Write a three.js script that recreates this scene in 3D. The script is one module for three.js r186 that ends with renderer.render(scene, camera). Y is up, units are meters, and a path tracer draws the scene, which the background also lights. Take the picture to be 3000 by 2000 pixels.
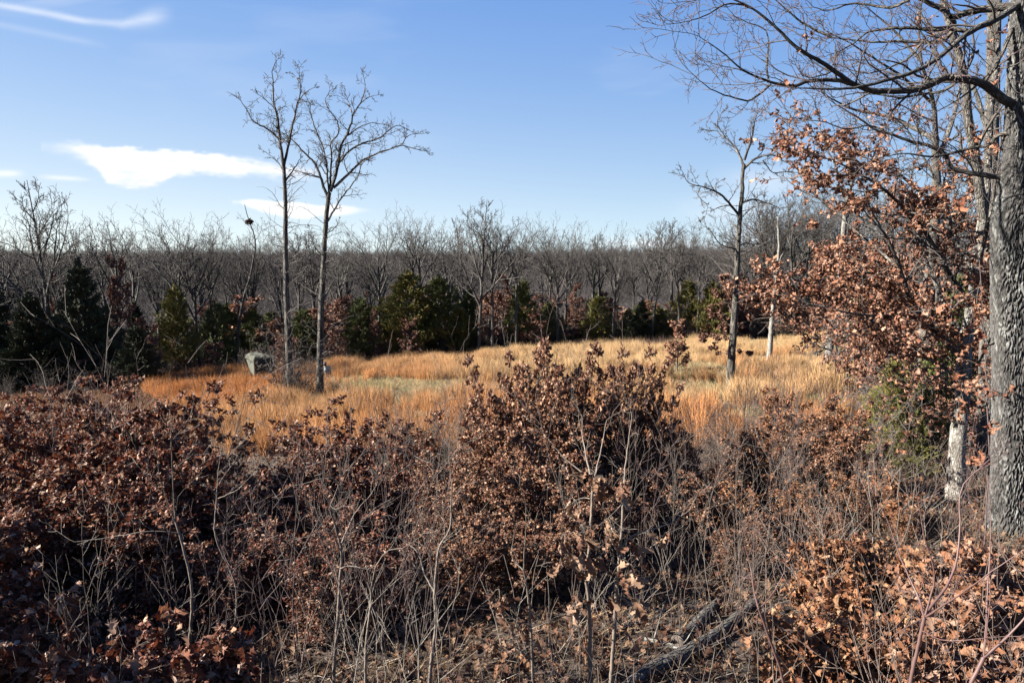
import * as THREE from 'three';
import { MarchingCubes } from 'three/addons/objects/MarchingCubes.js';

// ---------------------------------------------------------------- camera, sky, sun, exposure
const EXPOSURE = 6.2;
const scene = new THREE.Scene();
const FOC = 2000, PITCH = Math.atan(0.12);
const camera = new THREE.PerspectiveCamera(2 * Math.atan(1000 / FOC) * 180 / Math.PI, 1.5, 0.1, 6000);
camera.position.set(0, 0, 0);
camera.rotation.x = -PITCH;
camera.updateMatrixWorld(true);
const renderer = new THREE.WebGLRenderer({ antialias: true });
renderer.toneMapping = THREE.LinearToneMapping;
renderer.toneMappingExposure = EXPOSURE;
renderer.shadowMap.enabled = true;
const SUN_AZ = -94 * Math.PI / 180, SUN_EL = 30 * Math.PI / 180;   // azimuth from the view axis, to the left
const sunDir = new THREE.Vector3(Math.sin(SUN_AZ) * Math.cos(SUN_EL), Math.sin(SUN_EL), -Math.cos(SUN_AZ) * Math.cos(SUN_EL));
const sun = new THREE.DirectionalLight(new THREE.Color(1, 0.93, 0.82), 5);
sun.position.copy(sunDir).multiplyScalar(200).add(new THREE.Vector3(0, -8, -40));
sun.target.position.set(0, -8, -40);
sun.castShadow = true;
Object.assign(sun.shadow.camera, { left: -110, right: 110, top: 90, bottom: -90, near: 10, far: 500 });
sun.shadow.mapSize.set(4096, 4096);
scene.add(sun, sun.target);

// ---------------------------------------------------------------- helpers: numbers
const V = (x, y, z) => new THREE.Vector3(x, y, z);
const rng = (s) => () => { s = (s + 0x6d2b79f5) | 0; let t = Math.imul(s ^ (s >>> 15), 1 | s); t = (t + Math.imul(t ^ (t >>> 7), 61 | t)) ^ t; return ((t ^ (t >>> 14)) >>> 0) / 4294967296; };
const clamp = (x, a = 0, b = 1) => Math.min(b, Math.max(a, x));
const sst = (a, b, x) => { const t = clamp((x - a) / (b - a)); return t * t * (3 - 2 * t); };
const lerp = (a, b, t) => a + (b - a) * t;
const hash2 = (x, y) => { let h = Math.imul(x | 0, 374761393) + Math.imul(y | 0, 668265263) | 0; h = Math.imul(h ^ (h >>> 13), 1274126177); return ((h ^ (h >>> 16)) >>> 0) / 4294967296; };
const noise = (x, y) => { const i = Math.floor(x), j = Math.floor(y), a = x - i, b = y - j, u = a * a * (3 - 2 * a), v = b * b * (3 - 2 * b); return lerp(lerp(hash2(i, j), hash2(i + 1, j), u), lerp(hash2(i, j + 1), hash2(i + 1, j + 1), u), v); };
const fbm = (x, y, o = 4) => { let s = 0, a = 0.5, n = 0; for (let k = 0; k < o; k++) { s += a * noise(x + k * 17.3, y - k * 9.7); n += a; x *= 2.03; y *= 2.03; a *= 0.5; } return s / n; };
const pw = (tab, x) => { if (x <= tab[0][0]) return tab[0][1]; for (let i = 1; i < tab.length; i++) if (x <= tab[i][0]) return lerp(tab[i - 1][1], tab[i][1], (x - tab[i - 1][0]) / (tab[i][0] - tab[i - 1][0])); return tab[tab.length - 1][1]; };
function hermite(tab, x) {                                            // smooth curve through a table
  const n = tab.length; if (x <= tab[0][0]) return tab[0][1]; if (x >= tab[n - 1][0]) return tab[n - 1][1];
  let i = 1; while (x > tab[i][0]) i++;
  const m = (k) => (k <= 0 || k >= n - 1) ? 0 : (tab[k + 1][1] - tab[k - 1][1]) / (tab[k + 1][0] - tab[k - 1][0]);
  const h = tab[i][0] - tab[i - 1][0], t = (x - tab[i - 1][0]) / h, t2 = t * t, t3 = t2 * t;
  return (2 * t3 - 3 * t2 + 1) * tab[i - 1][1] + (t3 - 2 * t2 + t) * h * m(i - 1) + (-2 * t3 + 3 * t2) * tab[i][1] + (t3 - t2) * h * m(i);
}
// picture <-> place: measured positions in the photograph (3000 x 2000) turned into metres
const cP = Math.cos(PITCH), sP = Math.sin(PITCH);
function at(px, py, d) {                                              // the point on that sight line d metres in front
  const x = (px - 1500) / FOC, y = (1000 - py) / FOC, Y = y * cP - sP, Z = y * sP + cP;
  return V(x / Z * d, Y / Z * d, -d);
}
function proj(x, y, z) { const d = -z, f = d * cP - y * sP, u = y * cP + d * sP; return [1500 + FOC * x / f, 1000 - FOC * u / f, f]; }

// ---------------------------------------------------------------- terrain
const PROFILE = [[-60, 0.5], [-20, -2.2], [0, -3.25], [5, -3.5], [7, -3.72], [9.3, -3.98], [12.8, -4.72], [17, -5.3], [23, -5.85], [30, -6.4], [36, -7.0], [42, -7.4], [50, -8.0], [60, -8.75], [70, -9.45], [82, -10.4], [95, -13.5], [130, -25], [180, -30], [250, -26], [350, -14], [440, -6.5], [520, -5.5], [700, -14], [1200, -20], [3000, -25]];
const TILT = [[-20, 0], [0, 0.02], [30, 0.045], [70, 0.066], [84, 0.066], [120, 0.03], [200, 0], [3000, 0]];
function G(x, z) {
  const d = -z;
  let y = hermite(PROFILE, d) + clamp(x, -70, 70) * pw(TILT, d);
  y += (fbm(x * 0.35 + 40, z * 0.35) - 0.5) * 0.28 * sst(2, 8, Math.hypot(x, z));
  if (d > 90) y += (fbm(x * 0.006 + 3, z * 0.006 + 8, 3) - 0.5) * 10 * sst(90, 330, d) + sst(-150, 350, x) * 4 * sst(200, 400, d);
  return y;
}
const Gp = (px, d) => { let y = -6; for (let i = 0; i < 6; i++) { const x = (px - 1500) / FOC * (d * cP - y * sP); y = G(x, -d); } return V((px - 1500) / FOC * (d * cP - y * sP), y, -d); };
function hit(px, py) { let lo = 1.5; for (let d = 2; d < 400; d += 0.25) { const p = at(px, py, d); if (p.y < G(p.x, p.z)) { let a = lo, b = d; for (let i = 0; i < 16; i++) { const m = (a + b) / 2, q = at(px, py, m); if (q.y < G(q.x, q.z)) b = m; else a = m; } return b; } lo = d; } return 400; }

// ---------------------------------------------------------------- sky
{
  const W = 4096, H = 2048, data = new Float32Array(W * H * 4);
  const band = (x, y, top, bot, soft) => { const a = pw(top, x), b = pw(bot, x); return sst(a - soft, a + soft, y) * (1 - sst(b - soft * 1.6, b + soft * 1.6, y)); };
  const c1t = [[140, 428], [165, 422], [230, 420], [320, 434], [430, 438], [560, 446], [700, 466], [860, 486], [990, 505]], c1b = [[140, 430], [200, 443], [250, 466], [290, 500], [320, 535], [390, 545], [450, 540], [520, 514], [600, 506], [760, 511], [900, 514], [990, 507]];
  const c2t = [[700, 588], [730, 583], [820, 590], [960, 600], [1075, 612], [1110, 618]], c2b = [[700, 590], [740, 608], [800, 628], [880, 640], [960, 632], [1060, 622], [1110, 620]];
  for (let r = 0; r < H; r++) {
    const el = ((r + 0.5) / H - 0.5) * Math.PI, y = Math.sin(el), ce = Math.cos(el), e = Math.max(0, el) * 180 / Math.PI;
    for (let c = 0; c < W; c++) {
      const a = ((c + 0.5) / W - 0.5) * 2 * Math.PI, x = Math.cos(a) * ce, z = Math.sin(a) * ce, o = (r * W + c) * 4;
      const cg = x * sunDir.x + y * sunDir.y + z * sunDir.z, g = Math.pow((1 + cg) / 2, 1.5), glow = 0.6 * Math.exp((cg - 1) * 9);
      let R = (0.058 + 0.62 * Math.exp(-e / 12.5) + 0.22 * Math.exp(-e / 7)) * (0.70 + 0.80 * g) + glow * 0.5;
      let Gc = (0.17 + 0.66 * Math.exp(-e / 17) + 0.22 * Math.exp(-e / 7)) * (0.82 + 0.48 * g) + glow * 0.5;
      let B = (0.58 + 0.46 * Math.exp(-e / 28)) * (0.93 + 0.19 * g) + glow * 0.5;
      if (el > -0.02) {
        let al = 0, dim = 0;
        if (e < 45) {
          const [px, py, f] = proj(x, y, z);
          if (f > 0.05 && px > -900 && px < 3900) {
            if (px > 120 && px < 1010 && py > 380 && py < 580) {
              const n = fbm(px * 0.016, py * 0.05, 5) - 0.5, n2 = fbm(px * 0.045 + 9, py * 0.16, 4) - 0.5, wisp = sst(280, 330, px) * (1 - sst(430, 560, px));
              const st = fbm(px * 0.008 + py * 0.02, py * 0.11 - px * 0.012, 5), dg = fbm(px * 0.03 + py * 0.03, py * 0.012 - px * 0.004 + 3, 4);
              let k = band(px, py + n * 26 + n2 * 18, c1t, c1b, 6 + 12 * (1 - sst(180, 330, px)) + 7 * sst(500, 800, px));
              const low = sst(470, 535, py) * sst(270, 330, px) * (1 - sst(480, 620, px));
              k *= lerp(1, 0.25 + 1.3 * dg, low) * (0.62 + 0.75 * st) * lerp(0.5, 1, sst(160, 300, px)) * (1 - sst(840, 1000, px) * 0.9);
              dim = clamp(0.35 * low + 0.8 * (0.55 - st));
              al = Math.max(al, clamp(k) * 0.97);
            }
            if (px > 680 && px < 1130 && py > 550 && py < 670) { const n = fbm(px * 0.015 + 3, py * 0.04, 4) - 0.5; al = Math.max(al, band(px, py + n * 14, c2t, c2b, 5) * (1 - sst(980, 1110, px))); }
            if (py < 130 && px < 620) { const cy = pw([[-400, -60], [0, 15], [120, 36], [250, 62], [360, 70], [480, 44], [600, 30]], px), w = 10 + 14 * sst(300, 480, px); al = Math.max(al, 0.42 * Math.exp(-(((py - cy) / w) ** 2)) * (1 - sst(430, 520, px)) * (0.6 + 0.7 * fbm(px * 0.01, py * 0.05, 3)) + 0.18 * sst(0, 1, fbm(px * 0.004 + 2, py * 0.03 + px * 0.006, 4) * 2 - 0.75) * sst(520, 200, px) * sst(cy + 6, cy - 40, py)); }
            if (px < 340 && py > 60 && py < 160) al = Math.max(al, 0.12 * Math.exp(-(((py - (72 + px * 0.2)) / 10) ** 2)) * (1 - sst(220, 340, px)));
            if (px < 310 && py > 470 && py < 560) { al = Math.max(al, 0.7 * Math.exp(-(((py - 508) / 9) ** 2)) * (1 - sst(20, 85, px)), 0.6 * Math.exp(-(((py - (510 + px * 0.06)) / (8 - px * 0.012)) ** 2)) * sst(95, 170, px) * (1 - sst(200, 285, px))); }
            const puff = (cx, cy, sx, sy, k) => { const q = ((px - cx) / sx) ** 2 + ((py - cy) / sy) ** 2; if (q < 9) al = Math.max(al, k * Math.exp(-q) * (0.4 + 1.1 * fbm(px * 0.012 + cx, py * 0.02, 4))); };
            puff(2240, 535, 110, 38, 0.4); puff(2130, 610, 120, 40, 0.3); puff(1900, 718, 140, 18, 0.55); puff(2250, 690, 110, 26, 0.5);
          }
        }
        al = Math.max(al, 0.07 * sst(0.52, 0.85, fbm(a * 5 + el * 4, el * 26 - a * 2.2, 4)) * sst(2, 14, e));   // thin cirrus all round
        al = clamp(al);
        const lit = 1.13 - 0.2 * dim; R = lerp(R, lit, al); Gc = lerp(Gc, lit * 1.005, al); B = lerp(B, 1.16 - 0.1 * dim, al);
      } else { R = 0.10; Gc = 0.075; B = 0.06; }
      data[o] = R / EXPOSURE; data[o + 1] = Gc / EXPOSURE; data[o + 2] = B / EXPOSURE; data[o + 3] = 1;
    }
  }
  const t = new THREE.DataTexture(data, W, H, THREE.RGBAFormat, THREE.FloatType);
  t.mapping = THREE.EquirectangularReflectionMapping; t.magFilter = THREE.LinearFilter; t.minFilter = THREE.LinearFilter; t.needsUpdate = true;
  scene.background = t; scene.environment = t;
}

// ---------------------------------------------------------------- naming
const used = {};
function numbered(n) { const k = used[n] = (used[n] ?? -1) + 1; return k ? n + '_' + String(k).padStart(3, '0') : n; }
function thing(name, label, category, pos, group) {
  const o = new THREE.Group(); o.name = numbered(name); if (pos) o.position.copy(pos);
  o.userData = { label, category }; if (group) o.userData.group = group;
  scene.add(o); return o;
}
function shade(o) { o.castShadow = true; o.receiveShadow = true; return o; }
function part(parent, name, geo, mat, kind) { const m = shade(new THREE.Mesh(geo, mat)); m.name = name; if (kind) m.userData.kind = kind; parent.add(m); return m; }
function copyOf(src, label, pos, group, name) {
  const c = src.clone(); c.name = numbered(name ?? src.userData.base); c.userData = { label, category: src.userData.category }; if (group) c.userData.group = group;
  c.position.copy(pos); scene.add(c); return c;
}

const SPOTS = [[60, 'at the left picture edge'], [330, 'around the tall dark cedar spire'], [470, 'left of the olive topped cedar'], [570, 'above the olive topped cedar'], [700, 'around the leaning tree with the nest'], [800, 'behind the hunting blind'], [920, 'behind the two field oaks'], [1080, 'left of the big cedar clump'], [1250, 'behind the sunlit half of the cedar clump'], [1390, 'behind the shaded half of the cedar clump'], [1480, 'just right of the big cedar clump'], [1600, 'above the left peak of the center thicket'], [1720, 'above the top of the center thicket'], [1800, 'left of the two small dark cedars'], [1900, 'behind the two small dark cedars'], [1980, 'left of the green cedar pair'], [2100, 'behind the green cedar pair'], [2220, 'between the crooked oak and the snag'], [2320, 'just behind the dead snag'], [2450, 'near the leaning pale trunk'], [2620, 'left of the white barked oak'], [2800, 'behind the white barked oak'], [9999, 'behind the thick furrowed trunk']];
const spot = (px) => SPOTS.find((s) => px < s[0])[1];
const LOWSPOTS = [[300, 'below the left end of the dark mound'], [560, 'in front of the left mound'], [780, 'below the gap of orange grass'], [1000, 'below the two field oaks'], [1220, 'left of the forked bare sapling'], [1420, 'below the left side of the center thicket'], [1650, 'left of the leafy twin saplings'], [1850, 'beside the leafy twin saplings'], [2050, 'behind the dark fallen logs'], [2220, 'above the dark fallen logs'], [2380, 'left of the pale broken stump'], [2600, 'right of the pale broken stump'], [9999, 'near the foot of the white barked oak']];
const lowSpot = (px) => LOWSPOTS.find((s) => px < s[0])[1];

// ---------------------------------------------------------------- helpers: meshes of tubes and blades
class Mesher {
  constructor() { this.p = []; this.n = []; this.u = []; this.i = []; }
  get count() { return this.i.length / 3; }
  tube(pts, rad, sides, tip = true) {
    const base = this.p.length / 3, m = pts.length; let ref = null, v = 0;
    const T = V(), N = V(), Bn = V();
    for (let k = 0; k < m; k++) {
      T.copy(pts[Math.min(k + 1, m - 1)]).sub(pts[Math.max(k - 1, 0)]); if (T.lengthSq() < 1e-12) T.set(0, 1, 0); T.normalize();
      if (!ref) { ref = Math.abs(T.y) < 0.9 ? V(0, 1, 0) : V(1, 0, 0); }
      N.copy(ref).addScaledVector(T, -ref.dot(T)); if (N.lengthSq() < 1e-8) N.set(T.y, T.z, T.x).addScaledVector(T, -(T.y * T.x + T.z * T.y + T.x * T.z)); N.normalize(); ref = N.clone(); Bn.crossVectors(T, N);
      if (k) v += pts[k].distanceTo(pts[k - 1]);
      for (let s = 0; s <= sides; s++) {
        const a = s / sides * 2 * Math.PI, c = Math.cos(a), d = Math.sin(a), nx = N.x * c + Bn.x * d, ny = N.y * c + Bn.y * d, nz = N.z * c + Bn.z * d, r = rad[k];
        this.p.push(pts[k].x + nx * r, pts[k].y + ny * r, pts[k].z + nz * r); this.n.push(nx, ny, nz); this.u.push(s / sides * Math.max(0.15, Math.round(rad[0] * 6.28 / 0.15) * 0.15), v);
      }
    }
    for (let k = 0; k < m - 1; k++) for (let s = 0; s < sides; s++) { const a = base + k * (sides + 1) + s, b = a + sides + 1; this.i.push(a, a + 1, b, a + 1, b + 1, b); }
    if (tip && rad[m - 1] > 0.004) {                                   // close the end
      const e = this.p.length / 3, q = pts[m - 1]; this.p.push(q.x + T.x * rad[m - 1] * 0.4, q.y + T.y * rad[m - 1] * 0.4, q.z + T.z * rad[m - 1] * 0.4); this.n.push(T.x, T.y, T.z); this.u.push(0, v);
      for (let s = 0; s < sides; s++) { const a = base + (m - 1) * (sides + 1) + s; this.i.push(a, a + 1, e); }
    }
  }
  geo() {
    const g = new THREE.BufferGeometry();
    g.setAttribute('position', new THREE.Float32BufferAttribute(this.p, 3)); g.setAttribute('normal', new THREE.Float32BufferAttribute(this.n, 3)); g.setAttribute('uv', new THREE.Float32BufferAttribute(this.u, 2));
    g.setIndex(this.p.length / 3 > 65535 ? new THREE.Uint32BufferAttribute(this.i, 1) : new THREE.Uint16BufferAttribute(this.i, 1));
    return g;
  }
}
function smooth(pts, n, wob, R) {                                     // a curve through points, slightly crooked
  const c = new THREE.CatmullRomCurve3(pts, false, 'centripetal'), out = c.getSpacedPoints(n);
  if (wob) for (let k = 1; k < n; k++) out[k].add(V((R() - 0.5) * wob, (R() - 0.5) * wob, (R() - 0.5) * wob));
  return out;
}
const taper = (n, a, b, p = 1) => Array.from({ length: n + 1 }, (_, k) => lerp(a, b, Math.pow(k / n, p)));
const tmpA = V(), tmpB = V();
function turned(dir, ang, az) {                                       // dir bent away by ang towards azimuth az
  tmpA.set(0, 1, 0); if (Math.abs(dir.y) > 0.95) tmpA.set(1, 0, 0);
  tmpA.cross(dir).normalize(); tmpB.crossVectors(dir, tmpA);
  return dir.clone().multiplyScalar(Math.cos(ang)).addScaledVector(tmpA, Math.sin(ang) * Math.cos(az)).addScaledVector(tmpB, Math.sin(ang) * Math.sin(az)).normalize();
}
// P.lv[level] = { seg, wig, trop, kids, t0, ang, lr, rr, sides, tip } ; P.out(level) gives the Mesher ; leaves collect { p, d }
function spawn(pts, rad, len, lv, P, R, leaves) {
  const S = P.lv[lv], n = pts.length - 1;
  if (leaves && lv >= P.leafFrom) { const k = Math.max(1, Math.round(P.leafN * (0.5 + R()))); for (let j = 0; j < k; j++) { const t = lerp(P.leafT ?? 0.2, 1, R()), f = t * n, a = Math.min(n - 1, Math.floor(f)); leaves.push({ p: pts[a].clone().lerp(pts[a + 1], f - a), d: pts[a + 1].clone().sub(pts[a]).normalize(), l: lv }); } }
  if (lv >= P.lv.length - 1) return;
  const k = Math.max(0, Math.round(S.kids * (0.75 + 0.5 * R())));
  let az = R() * 6.28;
  for (let j = 0; j < k; j++) {
    const t = clamp(S.t0 + (1 - S.t0) * (j + R() * 0.9) / k), f = t * n, a = Math.min(n - 1, Math.floor(f)), w = f - a;
    const p = pts[a].clone().lerp(pts[a + 1], w), d = pts[a + 1].clone().sub(pts[a]).normalize(), r = lerp(rad[a], rad[a + 1], w);
    az += 2.4 + (R() - 0.5) * 0.9;
    const dir = turned(d, S.ang * (0.65 + 0.7 * R()), az);
    if (S.flat) { dir.y *= S.flat; dir.normalize(); }
    grow(p, dir, len * S.lr * (0.55 + 0.75 * R()) * (1 - (S.fall ?? 0.35) * t), Math.max(P.rmin, r * S.rr), lv + 1, P, R, leaves);
  }
  if (S.tip) for (let j = 0; j < S.tip; j++) {
    const d = pts[n].clone().sub(pts[n - 1]).normalize();
    grow(pts[n].clone(), turned(d, 0.3 + 0.35 * R(), R() * 6.28), len * S.lr * (S.tipl ?? 1) * (0.6 + 0.5 * R()), Math.max(P.rmin, rad[n] * 0.85), lv + 1, P, R, leaves);
  }
}
function grow(p, dir, len, r0, lv, P, R, leaves) {
  const S = P.lv[lv], n = S.seg, pts = [p.clone()], r1 = lv === P.lv.length - 1 ? P.rmin * 0.6 : Math.max(P.rmin * 0.8, r0 * (S.end ?? 0.45));
  let q = p.clone(); const d = dir.clone();
  for (let k = 0; k < n; k++) {
    d.x += (R() - 0.5) * S.wig; d.y += (R() - 0.5) * S.wig + S.trop / n; d.z += (R() - 0.5) * S.wig; d.normalize();
    q = q.clone().addScaledVector(d, len / n); pts.push(q);
  }
  const rad = taper(n, r0, r1);
  P.out(lv).tube(pts, rad, S.sides, lv < P.lv.length - 2);
  spawn(pts, rad, len, lv, P, R, leaves);
}

// ---------------------------------------------------------------- leaves
function leafGeo(seed, stations, lobed, width, curl, fold, twist) {
  const R = rng(seed), p = [], u = [], ix = [];
  const prof = lobed ? [0.10, 0.34, 0.16, 0.50, 0.22, 0.62, 0.30, 0.55, 0.12] : [0.12, 0.42, 0.62, 0.5, 0.1];
  for (let k = 0; k <= stations; k++) {
    const t = k / stations, w = width * (k === stations ? 0.02 : pw(prof.map((v, i) => [i / (prof.length - 1), v]), t) * (0.85 + 0.3 * R())), w2 = width * (k === stations ? 0.02 : pw(prof.map((v, i) => [i / (prof.length - 1), v]), t) * (0.85 + 0.3 * R()));
    const bend = curl * t * t, yy = Math.sin(t * (1 - 0.12 * curl * curl)) / Math.sin(1), zz = bend * 0.55 + 0.05 * Math.sin(t * 9 + seed), tw = twist * (t - 0.3), c = Math.cos(tw), s = Math.sin(tw);
    for (const [x, zf] of [[-w, fold * w + (R() - 0.5) * 0.12], [0, 0], [w2, fold * w2 + (R() - 0.5) * 0.12]]) { p.push(x * c - zf * s, yy, zz + x * s + zf * c); u.push(0.5 + x, t); }
  }
  for (let k = 0; k < stations; k++) for (let s = 0; s < 2; s++) { const a = k * 3 + s, b = a + 3; ix.push(a, a + 1, b, a + 1, b + 1, b); }
  const g = new THREE.BufferGeometry(); g.setAttribute('position', new THREE.Float32BufferAttribute(p, 3)); g.setAttribute('uv', new THREE.Float32BufferAttribute(u, 2)); g.setIndex(ix); g.computeVertexNormals(); return g;
}
const LEAF = [leafGeo(1, 8, true, 0.62, 0.8, 0.5, 0.9), leafGeo(2, 8, true, 0.56, -1.3, 0.95, -1.3), leafGeo(3, 8, true, 0.64, 1.5, 1.1, 1.7), leafGeo(4, 8, true, 0.52, -0.7, -0.9, 2.3)];
const LEAF_SMALL = [leafGeo(5, 3, false, 0.62, 0.7, 0.5, 0.6), leafGeo(6, 3, false, 0.58, -0.9, 0.7, -1.0)];
const euler = new THREE.Euler(), quat = new THREE.Quaternion(), mat4 = new THREE.Matrix4(), scl = V(), col = new THREE.Color();
function leafMatrix(p, d, size, R, droop = 0.5) {
  const dir = V(d.x + (R() - 0.5) * 1.8, d.y * 0.5 + (R() - 0.5) * 1.6 - droop, d.z + (R() - 0.5) * 1.8).normalize();
  quat.setFromUnitVectors(V(0, 1, 0), dir); const q2 = new THREE.Quaternion().setFromAxisAngle(V(0, 1, 0), R() * 6.28); quat.multiply(q2);
  const s = size * (0.65 + 0.7 * R()); return mat4.clone().compose(p, quat, scl.set(s, s, s));
}
function pickCol(pal, R, vary = 0.25) { const c = pal[Math.floor(R() * pal.length)], k = 1 - vary + 2 * vary * R(); return col.setRGB(c[0] * k, c[1] * k, c[2] * k); }
function leafCloud(parent, name, sites, geos, mat, size, pal, R, droop) {
  geos.forEach((g, v) => {
    const mine = sites.filter((_, i) => i % geos.length === v); if (!mine.length) return;
    const im = shade(new THREE.InstancedMesh(g, mat, mine.length)); im.name = name; im.userData.kind = 'stuff';
    mine.forEach((s, i) => { im.setMatrixAt(i, leafMatrix(s.p, s.d, size, R, droop)); im.setColorAt(i, pickCol(pal, R)); });
    parent.add(im);
  });
}

// ---------------------------------------------------------------- materials
function texture(n, m, f, srgb) {
  const d = new Uint8Array(n * m * 4);
  for (let y = 0; y < m; y++) for (let x = 0; x < n; x++) { const c = f(x / n, y / m), o = (y * n + x) * 4; d[o] = clamp(c[0]) * 255; d[o + 1] = clamp(c[1]) * 255; d[o + 2] = clamp(c[2]) * 255; d[o + 3] = 255; }
  const t = new THREE.DataTexture(d, n, m); t.wrapS = t.wrapT = THREE.RepeatWrapping; t.magFilter = THREE.LinearFilter; if (srgb) t.colorSpace = THREE.SRGBColorSpace; t.needsUpdate = true; return t;
}
const wrap = (i, n) => ((i % n) + n) % n;
function worley(x, y, nx, ny) { const i = Math.floor(x), j = Math.floor(y); let a = 9, b = 9; for (let q = -1; q <= 1; q++) for (let p = -1; p <= 1; p++) { const u = nx ? wrap(i + p, nx) : i + p, v = ny ? wrap(j + q, ny) : j + q, dx = i + p + hash2(u, v) - x, dy = j + q + hash2(u + 71, v + 33) - y, d = dx * dx + dy * dy; if (d < a) { b = a; a = d; } else if (d < b) b = d; } return Math.sqrt(b) - Math.sqrt(a); }
const tnoise = (x, y, n) => { const i = Math.floor(x), j = Math.floor(y), a = x - i, b = y - j, u = a * a * (3 - 2 * a), v = b * b * (3 - 2 * b), h = (p, q) => hash2(wrap(p, n), wrap(q, n) + 500); return lerp(lerp(h(i, j), h(i + 1, j), u), lerp(h(i, j + 1), h(i + 1, j + 1), u), v); };
const plates = (u, v) => { const w = (tnoise(u * 8, v * 8, 8) - 0.5) * 0.9; return sst(0.02, 0.42, worley(u * 16 + w, v * 8 + w * 1.4, 16, 8)); };
const barkBump = texture(512, 512, (u, v) => { const k = plates(u, v) * 0.75 + tnoise(u * 64, v * 32, 64) * 0.25; return [k, k, k]; });
const barkColor = texture(512, 512, (u, v) => { const k = plates(u, v), n = tnoise(u * 32, v * 16, 32), m = tnoise(u * 5, v * 5, 5), l = sst(0.62, 0.8, tnoise(u * 12 + 3, v * 12, 12) * 0.7 + tnoise(u * 40, v * 40, 40) * 0.3), s = 0.40 + 0.30 * k + 0.26 * (n - 0.5) + 0.3 * (m - 0.5) + 0.26 * l; return [s, s * (0.985 + 0.02 * l), s * (0.955 + 0.05 * l)]; }, true);
for (const t of [barkBump, barkColor]) t.repeat.set(1 / 0.6, 1 / 1.0);
const barkMottle = texture(512, 512, (u, v) => { const k = tnoise(u * 60, v * 40, 120) * 0.5 + tnoise(u * 24, v * 16, 48) * 0.5, m = tnoise(u * 9, v * 7, 9) * 0.6 + tnoise(u * 20, v * 14, 20) * 0.4, l = sst(0.52, 0.7, m), s = 0.30 + 0.35 * (k - 0.3) + 0.34 * l - 0.16 * (1 - sst(0.28, 0.42, m)); return [s, s * 0.985, s * 0.95]; }, true);
barkMottle.repeat.set(1 / 1.4, 1 / 2.6);
const barkMat = (r, g, b, bump = 0.012) => new THREE.MeshStandardMaterial({ color: new THREE.Color().setRGB(r, g, b), map: barkColor, bumpMap: barkBump, bumpScale: bump, roughness: 0.92 });
const M = {
  barkField: new THREE.MeshStandardMaterial({ color: new THREE.Color().setRGB(0.72, 0.68, 0.63), map: barkMottle, bumpMap: barkBump, bumpScale: 0.03, roughness: 0.95 }),
  bark: barkMat(0.44, 0.41, 0.375, 0.02), barkDark: barkMat(0.27, 0.245, 0.22, 0.02), barkPale: barkMat(0.85, 0.82, 0.77, 0.006), snag: barkMat(0.9, 0.87, 0.82, 0.004), barkFar: barkMat(0.27, 0.25, 0.23, 0.006),
  twig: new THREE.MeshStandardMaterial({ color: new THREE.Color().setRGB(0.12, 0.1, 0.09), roughness: 0.9 }),
  twigRed: new THREE.MeshStandardMaterial({ color: new THREE.Color().setRGB(0.14, 0.085, 0.08), roughness: 0.75 }),
  twigPale: new THREE.MeshStandardMaterial({ color: new THREE.Color().setRGB(0.2, 0.16, 0.135), roughness: 0.8 }),
  twigFar: new THREE.MeshStandardMaterial({ color: new THREE.Color().setRGB(0.092, 0.08, 0.074), roughness: 0.95 }),
  leaf: new THREE.MeshPhysicalMaterial({ color: 0xffffff, roughness: 0.9, transmission: 0.28, thickness: 0, specularIntensity: 0.4, side: THREE.DoubleSide }),
  leafGloss: new THREE.MeshPhysicalMaterial({ color: 0xffffff, roughness: 0.5, specularIntensity: 1, side: THREE.DoubleSide }),
  needle: new THREE.MeshPhysicalMaterial({ color: 0xffffff, roughness: 0.85, transmission: 0.0, side: THREE.DoubleSide }),
  grass: new THREE.MeshPhysicalMaterial({ color: 0xffffff, roughness: 0.92, transmission: 0.35, thickness: 0, specularIntensity: 0.5, side: THREE.DoubleSide }),
};
const PAL = {   // linear base colours of dead oak leaves
  mound: [[0.22, 0.075, 0.036], [0.40, 0.23, 0.15], [0.13, 0.03, 0.012], [0.17, 0.044, 0.018], [0.54, 0.37, 0.28], [0.14, 0.034, 0.014], [0.28, 0.115, 0.06], [0.2, 0.06, 0.026]],
  center: [[0.26, 0.11, 0.055], [0.40, 0.22, 0.13], [0.13, 0.04, 0.018], [0.52, 0.33, 0.22], [0.17, 0.056, 0.026], [0.32, 0.145, 0.075]],
  russet: [[0.30, 0.125, 0.07], [0.40, 0.19, 0.11], [0.18, 0.064, 0.034], [0.48, 0.28, 0.19]],
  tan: [[0.36, 0.17, 0.08], [0.28, 0.115, 0.05], [0.44, 0.25, 0.135], [0.2, 0.07, 0.03], [0.32, 0.13, 0.055]],
  pink: [[0.32, 0.165, 0.105], [0.40, 0.24, 0.165], [0.22, 0.09, 0.045], [0.27, 0.11, 0.05], [0.36, 0.18, 0.1]],
  far: [[0.24, 0.105, 0.065], [0.30, 0.14, 0.09], [0.17, 0.07, 0.042], [0.32, 0.18, 0.125]],
};

// ---------------------------------------------------------------- where the field ends
const LINE = [[-600, 1175], [0, 1165], [300, 1150], [450, 1128], [600, 1108], [700, 1092], [900, 1080], [1100, 1066], [1300, 1050], [1500, 1036], [1700, 1018], [2000, 1002], [2200, 992], [2400, 985], [2550, 1000], [2700, 1040], [3600, 1100]];
const LINED = LINE.map(([px, py]) => [px, Math.min(78, hit(px, py))]);

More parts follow.
